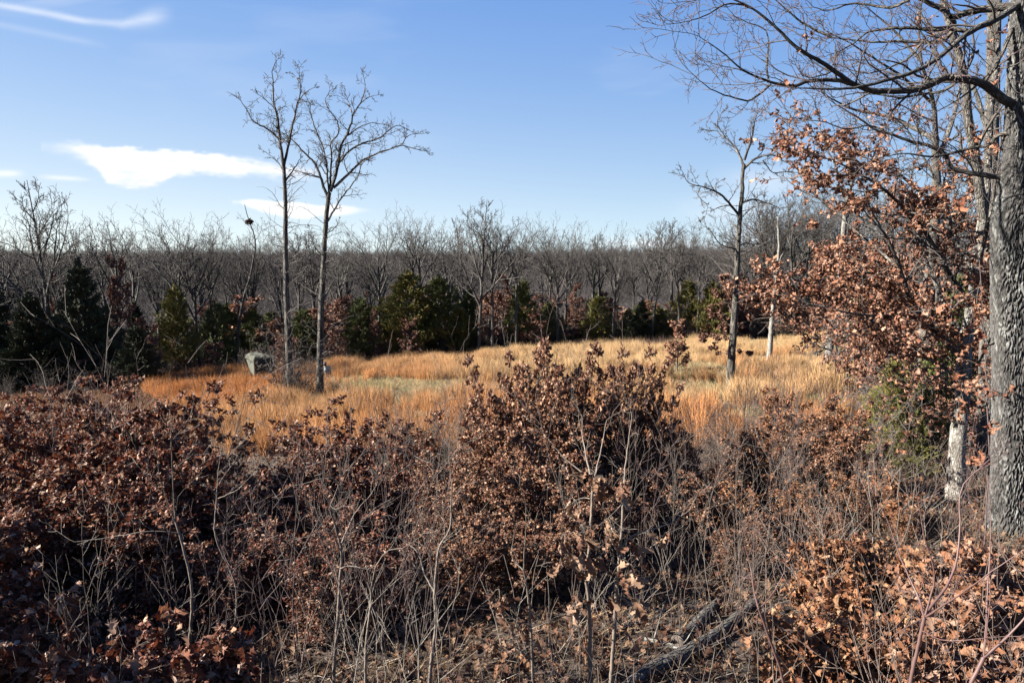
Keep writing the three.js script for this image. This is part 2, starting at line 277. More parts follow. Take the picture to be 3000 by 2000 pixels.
const lineD = (px) => pw(LINED, px);
const NEARD = [[380, 46], [470, 36], [560, 25], [640, 19.5], [900, 18], [1500, 17.5], [2000, 17], [2300, 18.5], [2480, 21], [2600, 27]];
function inField(x, z) {
  const y = G(x, z), [px, py] = proj(x, y, z), d = -z;
  if (px < 400 || px > 2590) return 0;
  return sst(0, 1.5, d - pw(NEARD, px) + (fbm(x * 0.4, z * 0.4) - 0.5) * 3) * sst(0, 2.5, lineD(px) - d + (fbm(x * 0.3 + 9, z * 0.3) - 0.5) * 4) * sst(400, 470, px) * (1 - sst(2540, 2590, px));
}
function mown(x, z) {                                                 // low flattened grass in the middle of the field
  const [px, py] = proj(x, G(x, z), z), n = (fbm(x * 0.25 + 5, z * 0.25 + 1) - 0.5) * 1.6;
  const e = (cx, cy, sx, sy) => 1 - sst(0.6, 1.15, Math.hypot((px - cx) / sx, (py - cy) / sy) + n * 0.55);
  return Math.max(e(1180, 1150, 270, 42), e(1600, 1110, 230, 36) * 0.8, e(2040, 1085, 110, 34), e(2250, 1120, 190, 30) * 0.6);
}

// ---------------------------------------------------------------- ground
{
  const rings = [0], ang = 300; let r = 0.5; while (r < 3600) { rings.push(r); r *= r < 60 ? 1.045 : 1.06; }
  const p = [], u = [], c = [], ix = [];
  for (const q of rings) for (let k = 0; k <= ang; k++) {
    const a = k / ang * 2 * Math.PI, x = Math.cos(a) * q, z = Math.sin(a) * q, y = G(x, z); p.push(x, y, z); u.push(x / 4, z / 4);
    const d = -z, n = fbm(x * 0.5, z * 0.5), n2 = fbm(x * 0.08 + 4, z * 0.08, 3);
    let R = lerp(0.075, 0.12, n), Gc = lerp(0.042, 0.066, n), B = lerp(0.026, 0.04, n);
    if (d > 10 && d < 130) { const f = inField(x, z), m = f > 0 ? mown(x, z) : 0, gr = sst(0.45, 0.7, n2); R = lerp(R, lerp(0.22, lerp(0.26, 0.15, gr), m), f); Gc = lerp(Gc, lerp(0.125, lerp(0.205, 0.16, gr), m), f); B = lerp(B, lerp(0.05, lerp(0.10, 0.06, gr), m), f); }
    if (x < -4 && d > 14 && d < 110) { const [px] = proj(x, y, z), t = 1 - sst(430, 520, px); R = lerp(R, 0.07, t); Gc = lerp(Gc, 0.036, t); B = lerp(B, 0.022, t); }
    if (d > 110) { const t = sst(110, 180, d); R = lerp(R, 0.095, t); Gc = lerp(Gc, 0.075, t); B = lerp(B, 0.06, t); }
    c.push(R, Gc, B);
  }
  for (let j = 0; j < rings.length - 1; j++) for (let k = 0; k < ang; k++) { const a = j * (ang + 1) + k, b = a + ang + 1; ix.push(a, a + 1, b, a + 1, b + 1, b); }
  const g = new THREE.BufferGeometry(); g.setAttribute('position', new THREE.Float32BufferAttribute(p, 3)); g.setAttribute('uv', new THREE.Float32BufferAttribute(u, 2)); g.setAttribute('color', new THREE.Float32BufferAttribute(c, 3)); g.setIndex(ix); g.computeVertexNormals();
  const soil = texture(512, 512, (a, b) => { const k = 0.55 + 0.5 * (tnoise(a * 128, b * 128, 128) - 0.5) + 0.35 * (tnoise(a * 37, b * 37, 37) - 0.5) + 0.3 * (tnoise(a * 7, b * 7, 7) - 0.5); return [k + 0.2, k + 0.18, k + 0.16]; }, true);
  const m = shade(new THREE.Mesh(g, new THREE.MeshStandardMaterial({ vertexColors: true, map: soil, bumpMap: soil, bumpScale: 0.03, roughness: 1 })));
  m.name = 'ground'; m.userData = { kind: 'structure', label: 'leaf covered slope falling to a grassy field and a wooded ridge', category: 'ground' }; scene.add(m);
}

// ---------------------------------------------------------------- bare trees: prototypes
function bareTree(seed, H, o = {}) {
  const R = rng(seed), tr = new Mesher(), br = new Mesher(), tw = new Mesher(), leaves = [];
  const P = { rmin: o.rmin ?? 0.016, leafFrom: 9, out: (l) => (l === 0 ? tr : l <= 2 ? br : tw), lv: [
    {}, { seg: 6, wig: 0.34, trop: 0.5, kids: 6, t0: 0.2, ang: 0.7, lr: 0.56, rr: 0.62, sides: 5, end: 0.36, tip: 1 },
    { seg: 4, wig: 0.5, trop: 0.22, kids: o.k2 ?? 5, t0: 0.2, ang: 0.8, lr: 0.5, rr: 0.6, sides: 4, end: 0.4, tip: 1 },
    { seg: 3, wig: 0.55, trop: 0.15, kids: o.k3 ?? 3, t0: 0.25, ang: 0.8, lr: 0.6, rr: 0.6, sides: 3 },
    { seg: 2, wig: 0.6, trop: 0.15, kids: 0, t0: 0.3, ang: 0.7, lr: 0.6, rr: 0.6, sides: 3 }] };
  const fork = o.fork ?? 0.5, lean = o.lean ?? 0.03, r0 = H * (o.thick ?? 0.0145), pts = [V(0, -0.4, 0)];
  let d = V((R() - 0.5) * lean * 2 + (o.tilt ?? 0), 1, (R() - 0.5) * lean * 2).normalize(), q = V(0, 0, 0);
  const top = H * (o.leader ? 0.97 : fork + 0.12), n = 12; for (let k = 0; k < n; k++) { pts.push(q.clone()); d.x += (R() - 0.5) * 0.07; d.z += (R() - 0.5) * 0.07; d.normalize(); q = q.clone().addScaledVector(d, top / (n - 1)); }
  const rad = taper(n, r0 * 1.15, o.leader ? 0.02 : r0 * 0.5, o.leader ? 0.9 : 0.8); rad[0] *= 1.25;
  tr.tube(pts, rad, 7);
  const nl = o.limbs ?? 7; let az = R() * 6.28;
  for (let j = 0; j < nl; j++) {
    const t = o.leader ? lerp(fork * 0.75, 0.95, (j + R() * 0.5) / nl) : lerp(fork / (fork + 0.12) * 0.8, 1, (j + R() * 0.5) / nl), f = t * n, a = Math.min(n - 1, Math.floor(f)), p = pts[a].clone().lerp(pts[a + 1], f - a);
    az += 2.4 + (R() - 0.5); const dir = turned(V(0, 1, 0), (o.spread ?? 0.6) * (0.55 + 0.7 * R()), az);
    grow(p, dir, (H - p.y) * (o.leader ? 0.62 : 0.86) * (0.8 + 0.35 * R()) * (o.wide ?? 1), rad[a] * 0.78, 1, P, R, null);
  }
  for (let j = 0; j < (o.stubs ?? 5); j++) { const a = 4 + Math.floor(R() * 6); grow(pts[a].clone(), turned(V(0, 1, 0), 1.1 + R() * 0.4, R() * 6.28), 0.8 + R() * 1.6, 0.03, 2, P, R, null); }
  const g = new THREE.Group(); part(g, 'trunk', tr.geo(), o.mat ?? M.barkFar); part(g, 'branches', br.geo(), o.mat ?? M.barkFar, 'stuff'); part(g, 'twigs', tw.geo(), o.twig ?? M.twigFar, 'stuff');
  g.userData = { base: 'bare_oak_tree', category: 'tree' };
  const box = new THREE.Box3().setFromObject(g); g.height = box.max.y; g.width = Math.max(box.max.x - box.min.x, box.max.z - box.min.z) * 0.85; g.tris = tr.count + br.count + tw.count;
  return g;
}
const BARE = [bareTree(11, 16, { fork: 0.6, spread: 0.5, limbs: 6 }), bareTree(12, 16, { fork: 0.5, spread: 0.6, limbs: 7 }), bareTree(13, 16, { leader: true, fork: 0.5, spread: 0.8, limbs: 12, wide: 0.8 }), bareTree(14, 16, { fork: 0.64, spread: 0.42, limbs: 5, lean: 0.08 }), bareTree(15, 16, { fork: 0.54, spread: 0.5, limbs: 6, tilt: 0.16 }), bareTree(16, 16, { fork: 0.68, spread: 0.5, limbs: 6 }), bareTree(17, 16, { fork: 0.56, spread: 0.55, limbs: 8, k3: 4 }), bareTree(18, 16, { leader: true, fork: 0.6, spread: 0.6, limbs: 10, wide: 0.9 })];

let copiesMade = 0;
function plantBare(proto, px, topY, crownPx, d, label, group, turn = 0, name) {
  const g0 = Gp(px, d), top = at(px, topY, d).y, h = top - g0.y, c = copyOf(BARE[proto], label, g0, group, name), sy = h / BARE[proto].height, sx = crownPx ? clamp(crownPx * 1.25 * d / FOC / BARE[proto].width, sy * 0.95, sy * 1.7) : sy;
  c.scale.set(sx, sy, sx); c.rotation.y = turn; copiesMade++; return c;
}

// ---------------------------------------------------------------- far wood on the ridge, seen as one mass
{
  const wood = thing('distant_woodland', 'grey brown leafless woodland covering the far ridge', 'woodland'); wood.userData.kind = 'stuff';
  const R = rng(77);
  const protos = [0, 1, 2, 3, 4].map((k) => {
    const m = new Mesher(), r = rng(200 + k), P = { rmin: 0.035, leafFrom: 9, out: () => m, lv: [{}, { seg: 3, wig: 0.4, trop: 0.35, kids: 6, t0: 0.2, ang: 0.75, lr: 0.5, rr: 0.6, sides: 3, tip: 1 }, { seg: 2, wig: 0.5, trop: 0.2, kids: 4, t0: 0.2, ang: 0.8, lr: 0.55, rr: 0.6, sides: 3, tip: 1 }, { seg: 2, wig: 0.6, trop: 0.2, kids: 0, sides: 3 }] };
    const pts = smooth([V(0, -1, 0), V((r() - 0.5), 4, (r() - 0.5)), V((r() - 0.5) * 1.5, 8.5, (r() - 0.5) * 1.5)], 5, 0.1, r); m.tube(pts, taper(5, 0.2, 0.1), 4);
    for (let j = 0; j < 9; j++) grow(pts[3 + (j % 3)].clone(), turned(V(0, 1, 0), 0.35 + 0.6 * r(), j * 2.4), 4 + 2.4 * r(), 0.085, 1, P, r, null);
    return m.geo();
  });
  const spots = [[], [], [], [], []];
  for (let d = 104; d < 500;) {
    const step = 3.0 + (d - 100) * 0.004; const half = d * 0.86 + 20;
    for (let x = -half; x < half; x += step) { const X = x + (R() - 0.5) * step * 1.1, Z = -(d + (R() - 0.5) * step * 1.1); spots[Math.floor(R() * 5)].push([X, Z]); }
    d += step;
  }
  protos.forEach((g, v) => {
    const im = shade(new THREE.InstancedMesh(g, new THREE.MeshStandardMaterial({ color: 0xffffff, roughness: 1 }), spots[v].length)); im.name = 'bare_crowns'; im.userData.kind = 'stuff';
    spots[v].forEach(([x, z], i) => { const s = (0.55 + 0.35 * R()) * (z > -170 ? 0.85 : 1), sy = s * (0.95 + 0.35 * R()); im.setMatrixAt(i, mat4.clone().compose(V(x, G(x, z), z), quat.setFromAxisAngle(V(0, 1, 0), R() * 6.28), scl.set(s, sy, s))); const k = 0.6 + 0.8 * R(); im.setColorAt(i, col.setRGB(0.086 * k, 0.073 * k, (0.067 + 0.012 * R()) * k)); });
    wood.add(im);
  });
  
}

// ---------------------------------------------------------------- cedars
const SPRAY = (() => {
  const R = rng(5), p = [], n = [], ix = [];
  for (let k = 0; k < 20; k++) {
    const t = k / 20, o = V((R() - 0.5) * 0.06, t * 0.75, (R() - 0.5) * 0.06), d = turned(V(0, 1, 0), 0.25 + 0.75 * (1 - t * 0.5) * R(), k * 2.4), l = 0.42 * (1 - 0.45 * t), w = 0.05, s = turned(d, 1.57, R() * 6.28), b = p.length / 3, e = o.clone().addScaledVector(d, l), m = o.clone().addScaledVector(d, l * 0.45), nn = V().crossVectors(s, d).normalize();
    for (const q of [o, m.clone().addScaledVector(s, w), e, m.clone().addScaledVector(s, -w)]) { p.push(q.x, q.y, q.z); n.push(nn.x, nn.y, nn.z); }
    ix.push(b, b + 1, b + 2, b, b + 2, b + 3);
  }
  const g = new THREE.BufferGeometry(); g.setAttribute('position', new THREE.Float32BufferAttribute(p, 3)); g.setAttribute('normal', new THREE.Float32BufferAttribute(n, 3)); g.setIndex(ix); return g;
})();
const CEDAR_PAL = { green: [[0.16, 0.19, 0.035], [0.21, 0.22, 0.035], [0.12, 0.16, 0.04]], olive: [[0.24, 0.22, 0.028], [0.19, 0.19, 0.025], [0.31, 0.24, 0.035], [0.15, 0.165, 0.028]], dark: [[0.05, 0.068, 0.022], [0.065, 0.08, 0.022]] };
function cedar(seed, H, Rad, pal, n, size = 0.5) {
  const R = rng(seed), g = new THREE.Group(), tr = new Mesher(), br = new Mesher(), sites = [];
  tr.tube(smooth([V(0, -0.3, 0), V((R() - 0.5) * 0.2, H * 0.4, 0), V((R() - 0.5) * 0.2, H * 0.93, 0)], 8, 0.04, R), taper(8, H * 0.02, 0.02), 7);
  const lobes = Array.from({ length: 60 }, (_, k) => { const t = Math.pow((k + R()) / 60, 0.85); return { t, a: k * 2.4 + R(), s: 0.55 + 0.75 * R(), up: 0.35 + 0.8 * R() }; });
  for (const L of lobes) {
    const y0 = H * (0.08 + 0.86 * L.t), reach = Rad * L.s * Math.pow(1 - L.t, pal === 'dark' ? 1.05 : 0.8) * (0.55 + 0.45 * sst(0, 0.18, L.t)) + 0.12;
    const dir = V(Math.cos(L.a), L.up * 0.55, Math.sin(L.a)).normalize(), from = V(0, y0, 0), tip = from.clone().addScaledVector(dir, reach * 1.05);
    br.tube([from, from.clone().lerp(tip, 0.5).add(V(0, -0.05 * reach, 0)), tip], [0.035, 0.022, 0.008], 4);
    const m = Math.round(n / 60 * (0.35 + 1.3 * (1 - L.t)));
    for (let k = 0; k < m; k++) { const t = 0.15 + 0.9 * Math.sqrt(R()), w = reach * 0.30 * (1.15 - t * 0.6) + 0.08; sites.push({ p: from.clone().lerp(tip, t).add(V((R() - 0.5) * 2 * w, (R() - 0.45) * 1.3 * w, (R() - 0.5) * 2 * w)), d: V(dir.x + (R() - 0.5) * 1.1, 0.55 + R() * 0.7, dir.z + (R() - 0.5) * 1.1).normalize() }); }
  }
  for (let k = 0; k < 16; k++) sites.push({ p: V((R() - 0.5) * 0.2, H * (0.86 + 0.12 * R()), (R() - 0.5) * 0.2), d: V((R() - 0.5) * 0.4, 1, (R() - 0.5) * 0.4).normalize() });
  part(g, 'trunk', tr.geo(), M.barkDark); part(g, 'branches', br.geo(), M.twig, 'stuff');
  const im = shade(new THREE.InstancedMesh(SPRAY, M.needle, sites.length)); im.name = 'foliage'; im.userData.kind = 'stuff';
  sites.forEach((s, i) => { quat.setFromUnitVectors(V(0, 1, 0), s.d); const k = size * (0.6 + 0.7 * R()); im.setMatrixAt(i, mat4.clone().compose(s.p, quat, scl.set(k, k, k))); im.setColorAt(i, pickCol(CEDAR_PAL[pal], R)); });
  g.add(im); g.userData = { base: 'cedar_tree', category: 'tree' }; g.H = H; g.Wd = Rad * 2; return g;
}
const CEDAR = [cedar(31, 7, 2.1, 'olive', 1900), cedar(32, 7, 2.3, 'green', 1900), cedar(33, 7, 1.7, 'dark', 1700), cedar(34, 7, 2.6, 'olive', 2100), cedar(35, 6, 1.7, 'green', 1500)];
function plantCedar(k, px, topY, wPx, d, label, group) {
  const g0 = Gp(px, d), h = at(px, topY, d).y - g0.y, c = copyOf(CEDAR[k], label, g0, group), sx = wPx * d / FOC / CEDAR[k].Wd, sy = h / CEDAR[k].H; c.scale.set(sx, sy, sx); c.rotation.y = px; return c;
}

// ---------------------------------------------------------------- young oaks that keep their brown leaves
function leafyOak(seed, H, o) {
  const R = rng(seed), tr = new Mesher(), br = new Mesher(), leaves = [];
  const P = { rmin: o.rmin ?? 0.006, leafFrom: 2, leafN: o.leafN ?? 3, out: (l) => (l === 0 ? tr : br), lv: [{}, { seg: 5, wig: 0.35, trop: 0.25, kids: o.k1 ?? 7, t0: 0.2, ang: 0.8, lr: 0.5, rr: 0.6, sides: 4, tip: 1 }, { seg: 3, wig: 0.5, trop: 0.1, kids: o.k2 ?? 5, t0: 0.3, ang: 0.8, lr: 0.55, rr: 0.6, sides: 3, tip: 1 }, { seg: 2, wig: 0.5, trop: 0.1, kids: 0, sides: 3 }] };
  const stems = o.stems ?? 1;
  for (let s = 0; s < stems; s++) {
    const a = R() * 6.28, lean = stems > 1 ? (0.08 + (o.flare ?? 0.35) * R()) : 0.06, h = H * (stems > 1 ? 0.65 + 0.3 * R() : 0.9), b = V(stems > 1 ? Math.cos(a) * 0.12 : 0, -0.15, stems > 1 ? Math.sin(a) * 0.12 : 0);
    const pts = smooth([b, b.clone().add(V(Math.cos(a) * lean * h * 0.35, h * 0.5, Math.sin(a) * lean * h * 0.35)), b.clone().add(V(Math.cos(a) * lean * h, h, Math.sin(a) * lean * h))], 9, h * 0.012, R), rad = taper(9, H * (o.thick ?? 0.012), P.rmin);
    tr.tube(pts, rad, 6);
    const nl = o.limbs ?? 14;
    for (let j = 0; j < nl; j++) { const t = lerp(o.t0 ?? 0.12, 0.98, (j + R()) / nl), f = t * 9, i = Math.min(8, Math.floor(f)), p = pts[i].clone().lerp(pts[i + 1], f - i); grow(p, turned(pts[i + 1].clone().sub(pts[i]).normalize(), 0.7 + 0.6 * R(), j * 2.4 + R()), (o.reach ?? 0.3) * H * (1.05 - 0.75 * t) * (0.6 + 0.7 * R()), Math.max(P.rmin, rad[i] * 0.6), 1, P, R, leaves); }
  }
  const g = new THREE.Group(); part(g, stems > 1 ? 'stems' : 'trunk', tr.geo(), o.bark ?? M.barkFar, stems > 1 ? 'stuff' : undefined); part(g, 'branches', br.geo(), o.twig ?? M.twig, 'stuff');
  g.userData = { base: o.name ?? 'young_oak_tree', category: o.cat ?? 'tree' };
  if (o.singles) {                                                    // leaves big enough in the picture to be told apart: each its own mesh
    const mats = PAL[o.pal].concat(o.pal2 ? PAL[o.pal2] : []).map((c) => { const m = M.leaf.clone(); m.color.setRGB(...c); return m; });
    leaves.slice(0, o.singles).forEach((s) => { const m = shade(new THREE.Mesh(LEAF[Math.floor(R() * 4)], mats[Math.floor(R() * mats.length)])); m.name = 'leaf'; leafMatrix(s.p, s.d, o.size, R, o.droop).decompose(m.position, m.quaternion, m.scale); g.add(m); });
    if (leaves.length > o.singles) leafCloud(g, 'leaves', leaves.slice(o.singles), LEAF, M.leaf, o.size, PAL[o.pal], R, o.droop);
  } else leafCloud(g, 'leaves', leaves, o.geos ?? LEAF_SMALL, o.mat ?? M.leaf, o.size ?? 0.13, PAL[o.pal ?? 'far'], R, o.droop);
  const box = new THREE.Box3(); for (const s of leaves) box.expandByPoint(s.p); g.H = box.max.y; g.Wd = Math.max(box.max.x - box.min.x, box.max.z - box.min.z) * 0.9; g.nLeaves = leaves.length; return g;
}
const YOUNG = [leafyOak(41, 5, { size: 0.11, pal: 'far', leafN: 3.6 }), leafyOak(42, 5, { size: 0.11, pal: 'russet', leafN: 3.6 }), leafyOak(43, 4, { size: 0.12, pal: 'far', leafN: 2.2, k1: 5 }), leafyOak(44, 4, { size: 0.12, pal: 'russet', reach: 0.22, leafN: 3 })];
function plantYoung(k, px, topY, wPx, d, label, group) {
  const g0 = Gp(px, d), h = at(px, topY, d).y - g0.y, c = copyOf(YOUNG[k], label, g0, group), sy = h / YOUNG[k].H, sx = wPx ? wPx * d / FOC / YOUNG[k].Wd : sy; c.scale.set(sx, sy, sx); c.rotation.y = px * 0.7; return c;
}

// ---------------------------------------------------------------- the tree line
{
  const T = (k, px, top, w, dd, label, turn, name) => plantBare(k, px, top, w, lineD(px) + dd, label, undefined, turn ?? px, name);
  T(2, 172, 512, 270, 0.9, 'tall bare tree with a straight leader and wide low limbs, highest at the left edge', 0.3);
  T(0, 35, 590, 170, 2.7, 'dark bare tree cut by the left edge of the picture');
  T(3, 345, 585, 110, 1.4, 'slim upright bare tree right of the widest left tree, among russet leaves');
  T(1, 585, 582, 230, 1.8, 'broad bare oak with many ascending limbs left of the two tall field trees', 1.2);
  T(0, 1112, 578, 150, 3.6, 'bare tree with an open vase crown behind the left end of the big cedar', 2.0);
  T(3, 1245, 602, 110, 4.0, 'slender bare tree rising right above the big cedar clump');
  T(4, 1300, 640, 120, 4.5, 'bare tree leaning to the right beyond the big cedar clump', 0.2);
  T(2, 1404, 578, 100, -0.5, 'tallest dense crowned bare tree in the middle of the far tree line');
  T(3, 1442, 588, 90, -0.5, 'thin forked bare tree touching the tallest crown of the middle tree line');
  T(0, 1513, 612, 150, -0.5, 'bare tree bent at mid trunk with a wide crown, right of the tallest middle one', 2.7);
  T(1, 1634, 616, 160, -0.5, 'bare oak with a round crown above the leafy center thicket', 0.9);
  T(1, 1796, 646, 130, -0.5, 'round crowned bare tree above the small dark cedars', 2.2);
  T(2, 1908, 636, 110, -0.5, 'bare tree with a tall center stem left of the green cedar pair');
  T(3, 1990, 642, 110, -0.5, 'bare tree standing behind the green cedar pair', 1.7);
  T(0, 2042, 648, 110, -0.5, 'bare tree just left of the thick limbed field oak', 0.5);
  T(0, 1005, 640, 110, 4.0, 'bare tree between the two tall field trees and the big cedar');
  T(2, 2329, 552, 150, 0.9, 'pale tall bare tree behind the dead white snag', 0.4);
  T(3, 2352, 575, 140, 1.4, 'pale bare tree leaning right close behind the snag', 2.9);
  T(0, 2200, 640, 120, 2.7, 'bare tree between the field oak and the snag', 1.1);
  for (let k = 0; k < 16; k++) { const r = rng(560 + k); plantBare(Math.floor(r() * 8), 2230 + 44 * k + 20 * r(), 590 - 130 * r(), 110 + 60 * r(), k > 8 ? lineD(2380) * (0.4 + 0.4 * r()) : lineD(2230 + 44 * k) + 2 + 14 * r(), 'bare grey tree of the right wood ' + spot(2230 + 44 * k), 'bare trees of the right wood', k); }
  // the leaning tree with the squirrel nest
  const R = rng(71), lt = thing('leaning_oak_tree', 'dark bare oak leaning right with a leaf nest in its top', 'tree', V(0, 0, 0)), tr = new Mesher(), br = new Mesher(), tw = new Mesher(), d = lineD(690) - 1;
  const path = [[688, 1070], [700, 950], [712, 880], [735, 800], [742, 760], [748, 710], [738, 670], [722, 625], [716, 600]].map(([x, y], i) => at(x, y, d + i * 0.12)), pts = smooth(path, 18, 0.08, R), rad = taper(18, 0.17, 0.03);
  pts[0].y = G(pts[0].x, pts[0].z) - 0.3; tr.tube(pts, rad, 7);
  const P = { rmin: 0.013, leafFrom: 9, out: (l) => (l <= 2 ? br : tw), lv: [{}, { seg: 5, wig: 0.6, trop: 0.35, kids: 5, t0: 0.2, ang: 0.9, lr: 0.5, rr: 0.6, sides: 4, tip: 1 }, { seg: 3, wig: 0.6, trop: 0.2, kids: 4, t0: 0.2, ang: 0.9, lr: 0.55, rr: 0.6, sides: 3, tip: 1 }, { seg: 2, wig: 0.6, trop: 0.1, kids: 0, sides: 3 }] };
  for (let j = 0; j < 11; j++) { const k = 5 + j; grow(pts[k].clone(), turned(V(0, 1, 0), 0.7 + 0.5 * R(), j * 2.4), 1.2 + 1.6 * R(), rad[k] * 0.5, 1, P, R, null); }
  part(lt, 'trunk', tr.geo(), M.barkDark); part(lt, 'branches', br.geo(), M.twig, 'stuff'); part(lt, 'twigs', tw.geo(), M.twigFar, 'stuff');
  const nest = thing('leaf_nest', 'dark ball of dead leaves lodged in the top of the leaning tree', 'nest', pts[16].clone().add(V(0, 0.1, 0.05))), sites = [];
  for (let k = 0; k < 90; k++) { const a = turned(V(0, 1, 0), Math.acos(1 - 2 * R()), R() * 6.28); sites.push({ p: a.clone().multiplyScalar(0.2 * Math.cbrt(R())), d: a }); }
  leafCloud(nest, 'leaves', sites, LEAF_SMALL, M.leaf, 0.2, [[0.06, 0.035, 0.025], [0.09, 0.05, 0.03]], R, 0.1);
  // the rest of the front rows
  const fill = rng(501);
  for (let k = 0; k < 66; k++) {
    const px = -260 + (k + fill()) * 2830 / 66, dd = (px > 900 && px < 2150 ? 8 : 1) + fill() * 18, d = lineD(px) + dd, left = px < 900;
    const top = (left ? lerp(690, 610, fill()) : lerp(665, 600, fill())) + (px > 2200 ? -40 * fill() : 0) + 30 * (dd > 14);
    plantBare(Math.floor(fill() * 8), px, top, (95 + 75 * fill()) * 70 / d, d, (left ? 'bare grey tree of the left wood ' : px > 2150 ? 'bare grey tree of the right wood ' : 'thin bare tree of the far row ') + spot(px), left ? 'bare trees of the left wood' : px > 2150 ? 'bare trees of the right wood' : 'bare trees in the row along the field edge', fill() * 6.28);
  }
}
{ // cedars along the field edge
  const C = (k, px, top, w, dd, label, group) => plantCedar(k, px, top, w, lineD(px) + dd, label, group);
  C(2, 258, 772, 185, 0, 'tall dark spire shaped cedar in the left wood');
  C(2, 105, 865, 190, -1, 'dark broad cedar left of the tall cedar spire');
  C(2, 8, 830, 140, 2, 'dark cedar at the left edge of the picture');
  C(3, 525, 838, 150, 1, 'olive topped cedar below the broad bare oak at the left');
  C(1, 640, 885, 120, 1, 'dark green cedar close to the hunting blind');
  C(1, 745, 905, 100, 4, 'small green cedar behind the hunting blind');
  C(1, 890, 905, 130, 3, 'low green cedar behind the two tall field trees');
  C(3, 1198, 796, 215, 1, 'largest golden green cedar, left half of the big clump in the middle');
  C(1, 1285, 812, 190, 2.5, 'tall shaded cedar, right half of the big clump in the middle');
  C(3, 1345, 900, 130, 1, 'low dark cedar at the right foot of the big clump');
  C(1, 1060, 872, 135, 1, 'bluish green cedar left of the big cedar clump');
  C(4, 1378, 845, 75, 4, 'narrow green cedar just right of the big clump');
  C(4, 1530, 820, 110, 2, 'narrow green cedar behind the middle of the leafy oak row');
  C(1, 1610, 885, 100, 2, 'small green cedar between russet oaks near the middle');
  C(0, 1748, 868, 110, 0.5, 'brownish green cedar left of the two small dark cedars');
  C(2, 1840, 905, 72, -0.5, 'small dark pointed cedar, left one of two at the field edge');
  C(2, 1880, 882, 85, 0, 'small dark pointed cedar, right one of two at the field edge');
  C(3, 1930, 900, 90, 1, 'faint brownish cedar between the dark cedars and the green pair');
  C(0, 2015, 818, 115, 2, 'bright green cedar, left one of the pair near the field oak');
  C(3, 2085, 822, 125, 0, 'olive cedar, right one of the pair beside the field oak');
  C(0, 2335, 905, 60, 3, 'small olive cedar behind the dead snag');
  const R = rng(600);
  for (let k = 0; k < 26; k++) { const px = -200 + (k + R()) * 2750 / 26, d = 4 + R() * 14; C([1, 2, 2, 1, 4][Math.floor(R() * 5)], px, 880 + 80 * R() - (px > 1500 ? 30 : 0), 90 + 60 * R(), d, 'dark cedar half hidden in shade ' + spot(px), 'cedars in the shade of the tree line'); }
}
{ // brown leaved young oaks along the field edge
  const Y = (k, px, top, w, dd, label, group) => plantYoung(k, px, top, w, lineD(px) + dd, label, group);
  Y(0, 365, 745, 170, 0, 'russet leaved oak between the tall cedar spire and the olive cedar');
  Y(0, 180, 800, 120, 3, 'russet leaved oak behind the dark broad left cedar');
  Y(1, 440, 925, 120, -1, 'low brown leaved oak under the russet oak at the left');
  Y(2, 620, 1000, 80, -1, 'brown leaved sapling left of the hunting blind');
  Y(0, 1000, 870, 90, 2, 'brown leaved oak between the field trees and the bluish cedar');
  Y(1, 985, 950, 80, -1, 'low brown leaved oak at the foot of the bluish cedar');
  Y(0, 1100, 905, 80, 0, 'pinkish brown oak in front of the bluish cedar');
  Y(2, 1195, 930, 70, -2, 'small pinkish oak in front of the largest cedar');
  Y(0, 1470, 800, 120, 2, 'pale brown leaved oak right of the big cedar clump');
  Y(2, 1430, 860, 90, 0, 'sparse brown oak at the right end of the big cedar clump');
  Y(1, 1550, 900, 110, 0, 'brown leaved oak below the bent bare tree');
  Y(0, 1690, 830, 110, 3, 'brown leaved oak above the leafy thicket in the middle');
  Y(1, 2240, 790, 150, 3, 'large russet oak between crooked oak and snag'); Y(0, 2310, 820, 150, 4, 'russet oak directly behind the snag'); Y(1, 2130, 830, 150, 5, 'russet oak right of the olive cedar'); Y(0, 2420, 800, 150, 3, 'russet oak behind the leaning pale trunk');
  Y(1, 2180, 800, 160, 4, 'broad russet oak behind the thick limbed field oak');
  Y(0, 2215, 775, 130, 7, 'tall pinkish russet oak between field oak and snag');
  Y(1, 2290, 880, 130, 1, 'russet oak right of the snag');
  Y(1, 2385, 900, 130, 0, 'russet oak at the right end of the field');
  Y(3, 2130, 900, 120, 2, 'russet oak at the foot of the olive cedar');
  const R = rng(610);
  for (let k = 0; k < 84; k++) { const px = -220 + (k + R()) * 2790 / 84, d = 0.5 + R() * 16; Y(Math.floor(R() * 4), px, lerp(860, 985, R()) - (px > 2050 ? 50 : 0) + (px < 600 ? 40 : 0), (70 + 60 * R()), d, (px > 2050 ? 'young russet oak ' : px < 800 ? 'shaded young brown leaved oak ' : 'young brown leaved oak ') + spot(px), px < 800 ? 'young oaks in the left wood' : px > 2050 ? 'young oaks at the right field edge' : 'young oaks along the far field edge'); }
}
{ const R = rng(640); for (let k = 0; k < 44; k++) plantYoung(Math.floor(R() * 4), 880 + (k + R()) * 1340 / 44, 850 + 90 * R(), 70 + 60 * R(), lineD(880 + k * 30) + 6 + 26 * R(), 'brown leaved oak in the wood ' + spot(880 + k * 30), 'young oaks along the far field edge'); }
